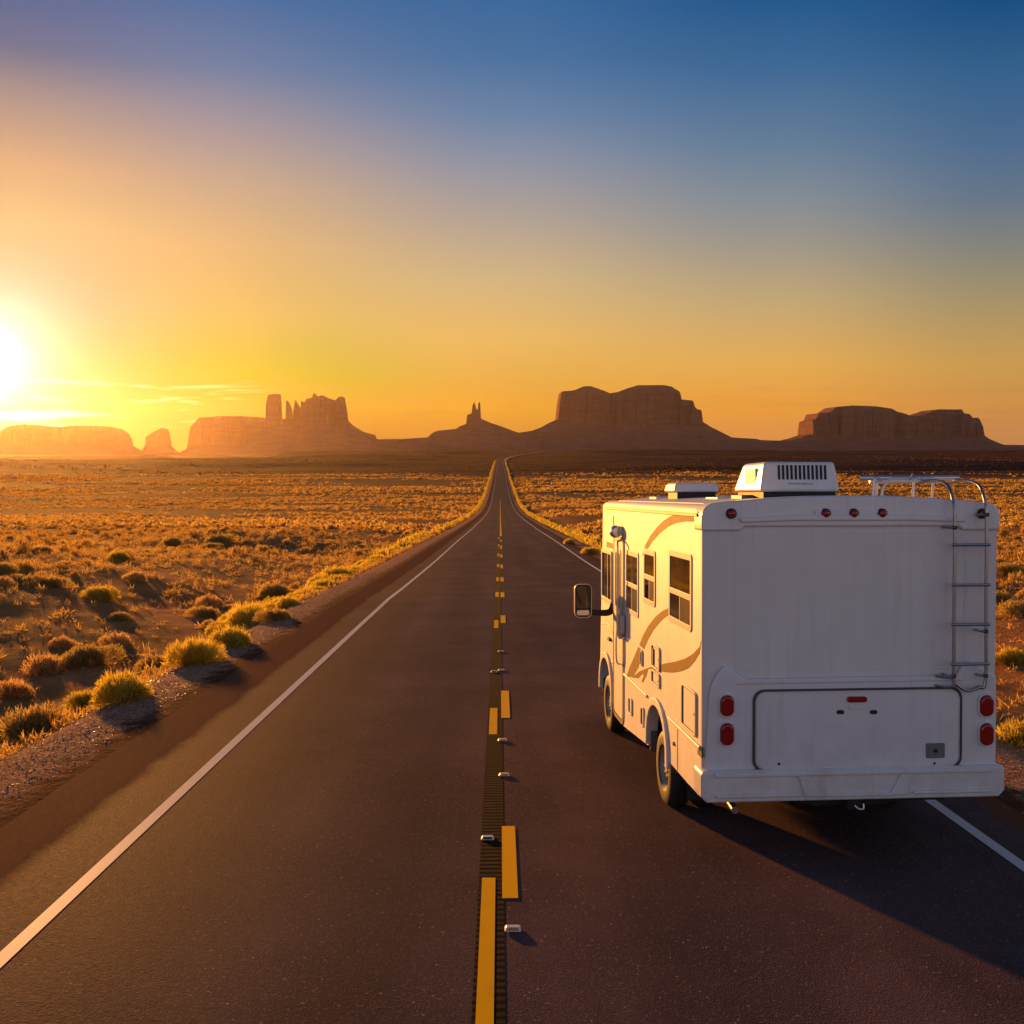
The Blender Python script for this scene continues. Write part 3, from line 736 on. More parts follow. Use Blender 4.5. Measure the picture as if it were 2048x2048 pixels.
# bumper
bw = HWB + .03
bo = [(-bw, .62), (-bw + .05, .565), (bw - .05, .565), (bw, .62), (bw, .805), (bw - .02, .835), (-bw + .02, .835), (-bw, .805)]
bump_o = MB().prism(bo, 'y', -.10, .16).build('rear_bumper', M['cap'], rv, bevel=.018, seg=4)
def slab(pts, nm='bumper_ridge', y=-.124): MB().prism([(a, b - .08) for a, b in pts], 'y', y, -.097).build(nm, M['cap'], bump_o, bevel=.011, seg=3)
slab([(-1.22, .905), (1.22, .905), (1.22, .865), (-1.22, .865)]); slab([(-1.21, .72), (-.50, .72), (-.47, .69), (-1.2, .69)])
slab([(-.50, .865), (-.40, .865), (-.31, .72), (-.26, .705), (.35, .705), (.36, .685), (-.44, .685)])
slab([(.40, .865), (.50, .865), (.46, .73), (.44, .685), (.30, .685)]); slab([(.52, .72), (1.21, .72), (1.2, .69), (.50, .69)])
MB().box(-HWB - .006, -HWB + .002, -.02, .12, .93, 1.02).build('trim_end_cap', M['black'], rv)

# left side: everything on the wall plane x = SX
def wall_prism(pts, name, mat, a, b, parent=rv, **k): return MB().prism(pts, 'x', SX - a, SX - b).build(name, mat, parent, **k)
def window(s0, s1, z0, z1, midz, vert=True, drop=None, name='side_window'):
    o = MB().ring(rrect(s0, s1, z0, z1, .05, 5), rrect(s0 + .05, s1 - .05, z0 + .055, z1 - .06, .02, 5), 'x', SX - .011, SX + .002).build(name, M['frame'], rv, bevel=.004, seg=3)
    wall_prism([(s0 + .045, z0 + .05), (s1 - .045, z0 + .05), (s1 - .045, z1 - .055), (s0 + .045, z1 - .055)], 'pane', M['glass'], .004, -.002, o)
    if midz: wall_prism([(s0 + .045, midz - .028), (s1 - .045, midz - .028), (s1 - .045, midz + .028), (s0 + .045, midz + .028)], 'meeting_rail', M['frame'], .010, .0, o, bevel=.004)
    m_ = (s0 + s1) / 2
    if vert: wall_prism([(m_ - .009, z0 + .055), (m_ + .009, z0 + .055), (m_ + .009, midz - .03), (m_ - .009, midz - .03)], 'glazing_bar', M['frame'], .009, .002, o)
    # drawn curtain behind the lower light
    wall_prism([(s0 + .05, z0 + .056), (m_ - .02, z0 + .056), (m_ - .02, midz - .03), (s0 + .05, midz - .03)], 'curtain', M['curtain'], .0065, .002, o)
    return o
window(.33, 1.21, 1.95, 2.645, 2.255); window(1.83, 2.42, 2.0, 2.59, 2.29); window(2.71, 3.48, 1.78, 2.52, 2.12)
wr = [(side(1345, 1102)), ]
# cab window and its trim
cw = MB().ring(rrect(4.42, 5.22, 1.74, 2.44, .05), rrect(4.46, 5.16, 1.80, 2.39, .03), 'x', SX - .022, SX + .002).build('cab_window', M['frame'], rv, bevel=.007)
wall_prism([(4.455, 1.795), (5.165, 1.795), (5.165, 2.395), (4.455, 2.395)], 'pane', M['glass'], .004, -.002, cw)
wall_prism([(4.72, 1.80), (4.76, 1.80), (4.76, 2.39), (4.72, 2.39)], 'glazing_bar', M['black'], .012, .002, cw)
# entry door
de = MB().prism(rrect(3.64, 4.24, .42, 2.60, .09, 6), 'x', SX - .014, SX + .002).build('entry_door', M['paint'], rv, bevel=.006)
MB().ring(rrect(3.60, 4.28, .38, 2.64, .11, 6), rrect(3.635, 4.245, .415, 2.605, .092, 6), 'x', SX - .018, SX + .002).build('door_frame', M['seam'], de)
MB().ring(rrect(3.585, 4.295, .365, 2.655, .12, 6), rrect(3.60, 4.28, .38, 2.64, .11, 6), 'x', SX - .016, SX + .002).build('door_surround', M['frame'], de, bevel=.004)
MB().ring(rrect(3.74, 4.14, 1.72, 2.5, .06), rrect(3.78, 4.10, 1.77, 2.45, .04), 'x', SX - .024, SX - .01).build('door_window_frame', M['frame'], de, bevel=.004)
wall_prism([(3.775, 1.765), (4.105, 1.765), (4.105, 2.455), (3.775, 2.455)], 'door_window', M['glass'], .018, .010, de)
MB().tube(smooth_path([(SX - .02, 3.70, 1.55), (SX - .075, 3.70, 1.50), (SX - .075, 3.70, 1.15), (SX - .02, 3.70, 1.10)]), .011).build('door_handle', M['chrome'], de)
# grab rail loop by the door and its bracket, awning light
MB().tube(smooth_path([(SX - .01, 3.53, 1.45), (SX - .09, 3.53, 1.50), (SX - .095, 3.53, 2.0), (SX - .095, 3.53, 2.52), (SX - .085, 3.60, 2.60), (SX - .03, 3.66, 2.62)]), .014).build('grab_rail', M['chrome'], rv)
MB().prism([(3.50, 1.72), (3.50, 1.52), (3.56, 1.46), (3.62, 1.42), (3.66, 1.50), (3.66, 1.74)], 'x', SX - .07, SX - .01).build('rail_bracket', M['frame'], rv, bevel=.01)
MB().lathe([(0, -.09), (.05, -.085), (.075, -.04), (.08, .0), (.06, .05), (0, .06)], 'y', (SX - .07, 3.82, 2.72), 18).build('porch_lamp', M['chrome'], rv)
wall_prism([(3.66, 2.68), (3.98, 2.68), (3.96, 2.78), (3.7, 2.79)], 'lamp_mount', M['frame'], .05, 0, rv, bevel=.01)
# cab lines
MB().tube([(SX - .004, 4.34, .5), (SX - .004, 4.34, 2.9)], .005, 6).build('cab_seam', M['seam'], rv)
MB().tube(smooth_path([(SX - .004, 4.36, 1.36), (SX - .004, 4.7, 1.46), (SX - .004, 5.2, 1.40)]), .005, 6).build('cab_crease', M['seam'], rv)
MB().prism(rrect(4.5, 4.66, 1.26, 1.30, .018), 'x', SX - .035, SX + .002).build('cab_door_handle', M['black'], rv, bevel=.005)
# mirror
mr = MB().prism(rrect(-HWB - .50, -HWB - .29, 1.60, 2.02, .06, 6), 'y', 4.36, 4.48).build('side_mirror', M['black'], rv, bevel=.025, seg=4)
MB().prism(rrect(-HWB - .485, -HWB - .305, 1.71, 2.0, .045, 6), 'y', 4.352, 4.364).build('mirror_glass', M['mirror'], mr)
MB().prism(rrect(-HWB - .475, -HWB - .315, 1.625, 1.69, .02, 6), 'y', 4.352, 4.364).build('spotter_mirror', M['chrome'], mr)
MB().ring(rrect(-HWB - .507, -HWB - .283, 1.593, 2.027, .062, 6), rrect(-HWB - .497, -HWB - .293, 1.603, 2.017, .055, 6), 'y', 4.345, 4.38).build('mirror_rim', M['frame'], mr)
MB().tube(smooth_path([(-HWB - .30, 4.42, 1.66), (-HWB - .16, 4.42, 1.645), (-HWB - .04, 4.41, 1.66), (-HWB + .01, 4.40, 1.76)]), .035, 12, .05).build('mirror_arm', M['black'], mr)
# lengthwise trim
for a, b_ in ((.02, 1.20), (2.22, 3.56)):
    wall_prism([(a, .985), (b_, .985), (b_, 1.02), (a, 1.02)], 'side_moulding', M['trim'], .022, -.002, rv, bevel=.008, seg=3)
wall_prism([(4.30, 1.0), (4.42, 1.0), (4.42, 1.03), (4.30, 1.03)], 'side_moulding', M['trim'], .022, -.002, rv, bevel=.008)
# hatches
def hatch(s0, s1, z0, z1, name='compartment_door', knob=True, pr_=.012):
    o = MB().ring(rrect(s0, s1, z0, z1, .04), rrect(s0 + .02, s1 - .02, z0 + .02, z1 - .02, .03), 'x', SX - pr_ - .008, SX + .002).build(name, M['frame'], rv, bevel=.004)
    wall_prism(rrect(s0 + .022, s1 - .022, z0 + .022, z1 - .022, .028), 'hatch_panel', M['paint'], pr_ - .006, -.002, o)
    MB().ring(rrect(s0 + .019, s1 - .019, z0 + .019, z1 - .019, .03), rrect(s0 + .026, s1 - .026, z0 + .026, z1 - .026, .026), 'x', SX - pr_ - .001, SX).build('hatch_gap', M['seam'], o)
    if knob: MB().lathe([(0, -.035), (.012, -.033), (.014, -.01)], 'x', (SX - pr_ + .02, s0 + .055, (z0 + z1) / 2), 12).build('hatch_lock', M['chrome'], o)
    return o
hatch(.15, .66, 1.06, 1.45, pr_=.012); hatch(1.59, 1.97, 1.37, 1.62, 'vent_hatch'); hatch(1.59, 1.97, 1.20, 1.35, 'vent_hatch')
wall_prism(rrect(1.87, 1.93, 1.40, 1.57, .02), 'vent_slot', M['slot'], .02, 0)
hatch(3.05, 3.26, .60, .80, 'service_hatch', False, .01); hatch(2.38, 2.54, .62, .84, 'service_hatch', False, .01)
hatch(2.46, 2.56, 1.28, 1.46, 'socket_hatch', False, .012)
for s_, z_ in ((.99, .80), (.12, .79)):
    MB().lathe([(0, -.02), (.016, -.018), (.022, -.002)], 'x', (SX, s_, z_), 12).build('side_reflector', M['reflector'], rv)
MB().tube([(SX - .002, .86, .58), (SX - .002, .86, .98)], .003, 5).build('skirt_seam', M['seam'], rv)
# wheel arch flares
for cy, r_, tp in ((1.72, .45, 1.0), (4.86, .44, .98)):
    MB().ring([(y, z) for y, z in arch(cy, r_ + .085, tp + .085, .50)] , [(y, z) for y, z in arch(cy, r_, tp, .50)], 'x', SX - .032, SX + .02, False).build('wheel_arch_trim', M['paint'], rv, bevel=.014, seg=3)
    for sx in (-1, 1):
        MB().ring(arch(cy, r_ + .002, tp + .002, .42), arch(cy, r_ - .012, tp - .012, .42), 'x', sx * (HWB - .09), sx * (HWB - .62), False).build('wheel_well', M['under'], rv)
        MB().prism(arch(cy, r_, tp, .42), 'x', sx * (HWB - .60), sx * (HWB - .64)).build('wheel_well', M['under'], rv)
    wall_prism([(cy + r_ - .02, .5), (cy + r_ + .03, .42), (cy + r_ + .03, .9), (cy + r_, .9)], 'arch_liner', M['grey'], -.02, -.25)
# stripes (vinyl on the wall)
sA = [(965, 258), (900, 248), (830, 240), (775, 240), (720, 258), (670, 290), (620, 340), (575, 400), (540, 465), (515, 545), (545, 510), (590, 440), (640, 385), (700, 335), (760, 308), (830, 297), (900, 300), (965, 310)]
sB = [(733, 913), (700, 918), (660, 938), (610, 980), (560, 1045), (525, 1110), (497, 1178), (530, 1212), (560, 1140), (600, 1070), (650, 1010), (690, 975), (733, 960)]
sB2 = [(490, 1192), (460, 1265), (425, 1345), (404, 1405), (450, 1410), (490, 1340), (513, 1262), (524, 1228)]
sC = [(445, 1412), (500, 1368), (560, 1343), (620, 1328), (680, 1312), (750, 1300), (820, 1280), (880, 1245), (930, 1190), (957, 1163), (930, 1235), (895, 1295), (850, 1345), (800, 1368), (740, 1378), (680, 1375), (560, 1350), (548, 1400), (525, 1446), (512, 1446), (528, 1400), (520, 1385), (490, 1418)]
sD = [(262, 440), (310, 455), (322, 495), (262, 480)]
for S_ in (sA, sB, sB2, sC, sD):
    pp = t_side(S_)
    pp = [(max(y, .03), z) for y, z in pp]
    wall_prism(pp, 'swoosh_stripe', M['stripe'], .0025, -.001)
# right side: same trim and windows mirrored simply
for s0, s1, z0, z1 in ((.5, 1.4, 1.95, 2.6), (2.4, 3.6, 1.85, 2.55), (4.3, 5.1, 1.75, 2.45)):
    o = MB().ring(rrect(s0, s1, z0, z1, .05), rrect(s0 + .05, s1 - .05, z0 + .05, z1 - .05, .02), 'x', HWB - .002, HWB + .03).build('side_window', M['frame'], rv, bevel=.008)
    MB().box(HWB - .002, HWB + .004, s0 + .045, s1 - .045, z0 + .045, z1 - .045).build('pane', M['glass'], o)
# windscreen, at the front
MB().prism([(5.635, 1.42), (5.515, 2.32), (5.50, 2.33), (5.60, 1.41)], 'x', -.9, .9).build('windscreen', M['glass'], rv)

# wheels
def wheel(x_out, cy, sgn, dual=False):
    """x_out: outer sidewall x; sgn -1 left, +1 right"""
    wd = .22; t = -sgn
    prof = [(.215, 0.02), (.235, .0), (.30, -.006), (.345, .004), (.372, .025), (.38, .05), (.38, .17), (.372, .195), (.345, .216), (.30, .225), (.235, .22), (.215, .20)]
    o = MB().lathe([(r, t * a) for r, a in prof], 'x', (x_out, cy, .38), 48).build('wheel', M['tyre'], rv)
    gr = MB()
    for k in range(3):
        a = .075 + k * .035; gr.lathe([(.3815, t * a), (.3835, t * (a + .006)), (.3815, t * (a + .012))], 'x', (x_out, cy, .38), 48)
    gr.build('tread_groove', M['black'], o)
    rp = [(0, .03), (.05, .028), (.06, .04), (.10, .045), (.14, .085), (.185, .08), (.205, .035), (.222, .012), (.226, .02)]
    MB().lathe([(r, t * a) for r, a in rp], 'x', (x_out, cy, .38), 36).build('rim', M['rim'], o)
    for k in range(8):
        A = 2 * math.pi * k / 8; MB().lathe([(0, t * .028), (.011, t * .03), (.012, t * .05)], 'x', (x_out, cy + .085 * math.cos(A), .38 + .085 * math.sin(A)), 8).build('wheel_nut', M['chrome'], o)
    return o
for cy, xo in ((1.69, HWB - .05), (4.88, HWB - .02)):
    wheel(-xo, cy, -1); wheel(xo, cy, 1)
wheel(-HWB + .32, 1.69, -1); wheel(HWB - .32, 1.69, 1)
un = MB(); un.box(-.45, .45, -.02, 5.3, .52, .9); un.box(-1.05, 1.05, .02, 1.2, .62, 1.0); un.box(-1.05, 1.05, 2.25, 4.3, .45, 1.0)
un.box(-.9, .9, 1.66, 1.78, .33, .43); un.box(-1.17, 1.17, 1.15, 1.25, .60, 1.2); un.box(-1.17, 1.17, 2.2, 2.26, .60, 1.2); un.box(-.55, .55, 1.2, 2.25, .75, 1.1)
un.box(.2, .9, .1, .5, .49, .7); un.box(-.9, .9, 4.80, 4.9, .33, .43)
un.build('chassis', M['under'], rv)
MB().tube([(-.98, 1.1, .47), (-.99, .3, .475), (-1.02, -.03, .48)], .032, 14).build('exhaust_pipe', M['rail'], rv)
hb = MB(); hb.box(-.06, .06, -.09, .3, .475, .56); hb.box(-.34, .34, 0, .06, .49, .57)
ho = hb.build('tow_hitch', M['under'], rv, bevel=.006)
MB().tube(smooth_path([(.0, -.10, .52), (.03, -.12, .495), (.075, -.10, .49), (.08, -.09, .53)]), .008).build('hitch_shackle', M['chrome'], ho)
# mud flaps
for sx in (-1, 1):
    MB().box(min(sx * .66, sx * 1.12), max(sx * .66, sx * 1.12), 1.24, 1.25, .18, .66).build('mud_flap', M['black'], rv)

# ladder
def L(px, row, y): x, z = rear(px, row, y); return (x, y, z)
xl, xr_ = rear(1906, 1200, -.1)[0], rear(1969.5, 1200, -.1)[0]
lad = MB().tube(smooth_path([(xl - .09, .42, 3.27), (xl - .03, .25, 3.30), (xl, .02, 3.26), (xl, -.10, 3.10), (xl, -.12, 2.9), (xl, -.12, 2.2), (xl, -.12, 1.60), (xl + .01, -.12, 1.56), (xl + .08, -.115, 1.51), (xl + (xr_ - xl) / 2, -.115, 1.49), (xr_ - .06, -.115, 1.52), (xr_, -.12, 1.58), (xr_, -.12, 2.2), (xr_, -.12, 2.9), (xr_, -.10, 3.10), (xr_ - .0, .02, 3.26), (xr_ - .03, .25, 3.30), (xr_ - .09, .42, 3.27)]), .0145, 12).build('ladder', M['rail'], rv)
for rw in (1089.7, 1170, 1248.7, 1328):
    z = rear(1930, rw, -.12)[1]
    MB().tube([(xl - .025, -.132, z), (xr_ + .025, -.132, z)], .0135, 10).build('rung', M['rung'], lad)
for x_, z_ in ((xl, 2.89), (xr_, 3.0), (xl, 1.62), (xr_, 1.62), (xr_, 2.0)):
    MB().tube([(x_ - .045, -.01, z_), (x_ - .04, -.10, z_), (x_ + .0, -.135, z_)], .010, 8).build('standoff', M['rung'], lad)
    MB().lathe([(.014, -.016), (.020, -.014), (.020, .014), (.014, .016)], 'z', (x_, -.12, z_), 12).build('clamp', M['black'], lad)
MB().tube([(xl - .13, -.055, 1.61), (xl - .06, -.09, 1.61), (xl, -.12, 1.60)], .012, 8).build('hinge_arm', M['rung'], lad)
MB().tube([(xl - .13, -.055, 1.53), (xl - .06, -.09, 1.52), (xl + .03, -.115, 1.53)], .010, 8).build('hinge_arm', M['rung'], lad)
# roof rack rails
def rack(y, xa, xb, z, feet, skew=.0):
    o = MB().tube([(xa, y + skew, z), (xb, y, z)], .022, 12).build('roof_rack_rail', M['chrome'], rv)
    for xf in feet:
        MB().tube(smooth_path([(xf + .05, y, z), (xf + .015, y, z - .01), (xf, y, z - .05), (xf - .012, y, 3.10)]), .013, 8).build('rail_foot', M['chrome'], o)
        MB().box(xf - .035, xf + .02, y - .03, y + .03, 3.09, 3.135).build('foot_pad', M['black'], o)
    return o
rack(.30, .31, 1.12, 3.325, (.33, .70), .25); rack(.72, .52, 1.13, 3.30, (.55, 1.09), .1)
MB().tube(smooth_path([(.42, .35, 3.11), (.43, .35, 3.20), (.46, .35, 3.27), (.53, .35, 3.315), (.9, .35, 3.318)]), .013).build('roof_rack_hoop', M['chrome'], rv)
MB().tube([(.66, .30, 3.30), (.69, .30, 3.36)], .008, 6).build('rack_clip', M['rung'], rv)

# air conditioner
ax0, _ = rear(1521, 982, .6); ax1, _ = rear(1681, 982, .6); az0, az1 = 3.20, 3.475
def frust(n_, x0, x1, y0, y1, z0, z1, tx, ty0, ty1, mat, par, bev):
    return MB().add([(x0, y0, z0), (x1, y0, z0), (x1, y1, z0), (x0, y1, z0), (x0 + tx, y0 + ty0, z1), (x1 - tx, y0 + ty0, z1), (x1 - tx, y1 - ty1, z1), (x0 + tx, y1 - ty1, z1)],
                    [(0, 3, 2, 1), (4, 5, 6, 7), (0, 1, 5, 4), (1, 2, 6, 5), (2, 3, 7, 6), (3, 0, 4, 7)]).build(n_, mat, par, bevel=bev, seg=5, ang=60)
MB().box(ax0 + .04, ax1 - .03, .64, 1.42, 3.12, 3.21).build('ac_base_gasket', M['slot'], rv)
ac = frust('air_conditioner', ax0, ax1, .60, 1.46, az0, az1, .045, .03, .20, M['ac'], rv, .03)
vx0, vx1 = rear(1555, 945, .6)[0], rear(1656, 945, .6)[0]
vz1, vz0 = rear(1600, 930, .6)[1], rear(1600, 959, .6)[1]
for k in range(12):
    xx = vx0 + (vx1 - vx0) * (k + .5) / 12; y_ = .60
    MB().add([(xx - .011, .606 + (vz0 - az0) * .11, vz0), (xx + .011, .606 + (vz0 - az0) * .11, vz0), (xx + .011, .606 + (vz1 - az0) * .11, vz1), (xx - .011, .606 + (vz1 - az0) * .11, vz1),
              (xx - .011, .596 + (vz0 - az0) * .11, vz0), (xx + .011, .596 + (vz0 - az0) * .11, vz0), (xx + .011, .596 + (vz1 - az0) * .11, vz1), (xx - .011, .596 + (vz1 - az0) * .11, vz1)],
             [(0, 1, 2, 3), (4, 7, 6, 5), (0, 4, 5, 1), (1, 5, 6, 2), (2, 6, 7, 3), (3, 7, 4, 0)]).build('vent_slot', M['slot'], ac)
sq = MB(); xx = vx0 + .11
rq = random.Random(3)
for k in range(10):   # unreadable moulded maker's script, as a row of small strokes
    w_ = .011 + rq.random() * .006; hh = rq.choice((.012, .012, .018)); zb = vz0 - .045
    yy = .598 + (zb - az0) * .11
    sq.tube(smooth_path([(xx, yy, zb + hh * rq.random() * .6), (xx + w_ * .4, yy, zb + hh), (xx + w_ * .8, yy, zb), (xx + w_ * 1.3, yy, zb + hh * .5)], 3), .0018, 5); xx += w_ * 1.6
sq.build('maker_script', M['grey'], ac)
MB().prism([(.78, 3.25), (1.12, 3.25), (1.10, 3.42), (.80, 3.42)], 'x', ax0 + .012, ax0 + .034).build('side_grille', M['frame'], ac, bevel=.005)
# fan vent lid and flat hatches
vxa, _ = rear(1340, 980, 3.2); vxb, _ = rear(1431, 980, 3.2)
vt_ = frust('roof_vent_lid', vxa, vxb, 3.0, 3.55, 3.205, 3.315, .03, .03, .05, M['ac'], rv, .03)
MB().box(vxa + .05, vxb - .04, 3.05, 3.5, 3.10, 3.21).build('vent_collar', M['slot'], vt_)
fx = rear(1450, 990, 1.3)[0]
MB().box(fx - .02, fx + .27, 1.5, 1.95, 3.11, 3.15).build('roof_hatch', M['ac'], rv, bevel=.012)
MB().box(fx + .06, fx + .29, .95, 1.3, 3.12, 3.172).build('roof_hatch', M['grey'], rv, bevel=.012)
MB().box(-.85, -.55, 3.9, 4.3, 3.10, 3.15).build('roof_hatch', M['ac'], rv, bevel=.012)

# ------------------------------------------------------------------ centre-line reflective markers
mk = []
specs = [(.09, 7.06, 'cream reflective marker nearest the camera, beside the long yellow dash', 0),
         (-.117, 8.98, 'white-rimmed reflective marker set in the dark rumble strip beside a yellow dash', 1),
         (.045, 11.05, 'white pavement marker between the nearer and the second pair of yellow dashes', 0),
         (.03, 12.64, 'white pavement marker just in front of the second pair of yellow dashes', 0),
         (-.11, 17.6, 'small pavement marker left of the seam, beyond the second pair of dashes', 1),
         (.02, 17.75, 'small pavement marker right of the seam, beyond the second pair of dashes', 0),
         (.015, 19.9, 'small pavement marker farthest up the road, short of the third dashes', 0)]
for i, (x, y, lab, dark) in enumerate(specs):
    e = bpy.data.objects.new('pavement_marker', None); col.objects.link(e)
    e.location = (x, y, float(P(y)) + .008); e.rotation_euler = (slope(y), 0, 0)
    tag(e, lab, 'road marker', 'reflective markers down the centre line')
    MB().add([(-.062, -.05, 0), (.062, -.05, 0), (.062, .05, 0), (-.062, .05, 0), (-.045, -.022, .024), (.052, -.022, .024), (.052, .022, .024), (-.045, .022, .024)],
             [(0, 3, 2, 1), (4, 5, 6, 7), (0, 1, 5, 4), (1, 2, 6, 5), (2, 3, 7, 6), (3, 0, 4, 7)]).build('marker_body', M['marker'], e, bevel=.006, seg=3)
    MB().add([(-.04, -.0455, .007), (.045, -.0455, .007), (.04, -.029, .021), (-.034, -.029, .021)], [(0, 1, 2, 3)]).build('reflector_face', M['slot'] if dark else M['reflector'], e)

# delineator posts
for px, row, hgt, lab in ((855.5, 1064, 1.25, 'thin white roadside post left of the road'), (1124, 1066, 1.05, 'thin white roadside post right of the road, near the motorhome mirror')):
    x, y, z = on_ground(px, row)
    e = bpy.data.objects.new('delineator_post', None); col.objects.link(e); e.location = (x, y, z - .05)
    tag(e, lab, 'roadside post', 'white delineator posts along the road')
    MB().prism([(-.07, -.012), (-.045, .015), (.045, .015), (.07, -.012), (.04, -.004), (-.04, -.004)], 'z', 0, hgt + .05).build('post_blade', M['post'], e)
    MB().box(-.035, .035, -.022, -.013, hgt - .16, hgt - .06).build('reflector', M['reflector'], e)

# ------------------------------------------------------------------ plants
def bush_arrays(seed, n, w_=1.0, h_=.75, spread=.4, wid=.02, ln=.35, leafy=.5, droop=0):
    r = np.random.default_rng(seed)
    ph = r.random(n) * 2 * np.pi; ct = r.random(n) ** .8
    el_ = np.arcsin(ct * .98)
    lobes = 1 + spread * (.6 * np.sin(ph * 3 + seed) * np.cos(el_ * 2) + .5 * np.sin(ph * 5 + 2 * seed + el_ * 4)) * .5
    rad = (1 - .35 * r.random(n) ** 2.2) * lobes
    d = np.stack([np.cos(ph) * np.cos(el_), np.sin(ph) * np.cos(el_), np.sin(el_)], 1)
    tip = d * rad[:, None] * np.array([w_ / 2, w_ / 2, h_])
    dirn = d * np.array([1, 1, 1.5]) + r.normal(0, .28, (n, 3)); dirn[:, 2] = np.abs(dirn[:, 2]) * (1 - droop); dirn /= np.linalg.norm(dirn, axis=1)[:, None]
    L_ = ln * w_ * (.5 + .8 * r.random(n)); base = tip - dirn * L_[:, None] * .8; tip = tip + dirn * L_[:, None] * .2
    base[:, 2] = np.maximum(base[:, 2], 0)
    sidev = np.cross(dirn, r.normal(0, 1, (n, 3))); sidev /= np.linalg.norm(sidev, axis=1)[:, None]
    ww = wid * (.6 + .8 * r.random(n))[:, None]
    mid = base * .45 + tip * .55 + r.normal(0, .015, (n, 3)) * w_
    K = 5; lc = r.normal(0, .19, (K, 2)) * w_; lr = .5 + .4 * r.random(K); lc[0] = 0; lr[0] = .85
    li = r.integers(0, K, n); off = np.stack([lc[li, 0], lc[li, 1], np.zeros(n)], 1); sc_ = lr[li][:, None]
    base = base * sc_ + off; mid = mid * sc_ + off; tip = tip * sc_ + off
    V = np.stack([base - sidev * ww * .25, mid + sidev * ww, tip, mid - sidev * ww], 1)
    tone = np.repeat(np.clip(r.normal(.5, .25, n), 0, 1)[:, None], 4, 1)
    tone[:, 2] += .2
    return V.reshape(-1, 3), tone.ravel()

def bush_mesh(name, seed, mat, n, **k):
    V, t = bush_arrays(seed, n, **k); q = np.arange(len(V)).reshape(-1, 4)
    return np_mesh(name, V, q, np.full(len(q), 4), mat, False, {'tone': t})

def stems_mesh(name, seed, n=14, w_=1.0, h_=.5):
    r = random.Random(seed); mb = MB()
    for k in range(n):
        a = r.random() * 6.28; q = .2 + .8 * r.random()
        e = Vector((math.cos(a) * w_ * .36 * q, math.sin(a) * w_ * .36 * q, h_ * (.95 - .45 * q)))
        mb.tube([(0, 0, -.05), e * .45 + Vector((0, 0, .03)), e], .014, 4, .004)
    me = bpy.data.meshes.new(name); me.from_pydata(mb.v, [], mb.f); me.materials.append(M['twig']); return me

KIND = {}
for kname, mt, seeds in (('sage', 'sage', (1, 2, 3)), ('rabbit', 'rabbit', (4, 5, 6)), ('rust', 'rust', (7, 8))):
    KIND[kname] = [(bush_mesh('foliage', s, M[mt], 5200 if kname != 'rust' else 3200, h_=.50 if kname != 'rabbit' else .52, wid=.0065, ln=.17 if kname != 'rabbit' else .26, spread=.35),
                    stems_mesh('stems', s)) for s in seeds]
def put_bush(kname, x, y, size, label, cat='bush', group=None, name='sagebrush', hs=1.0, var=None, full=True):
    fm, sm_ = KIND[kname][(var if var is not None else rnd.randrange(99)) % len(KIND[kname])]
    z = float(H(x, y))
    e = bpy.data.objects.new(name, None if full else fm); col.objects.link(e)
    e.location = (x, y, z - .03 * size); e.rotation_euler = (0, 0, rnd.random() * 6.28)
    e.scale = (size, size * (.85 + .3 * rnd.random()), size * hs)
    tag(e, label, cat, group)
    if full:
        f = new_obj('foliage', fm, e); s_ = new_obj('stems', sm_, e)
    return e

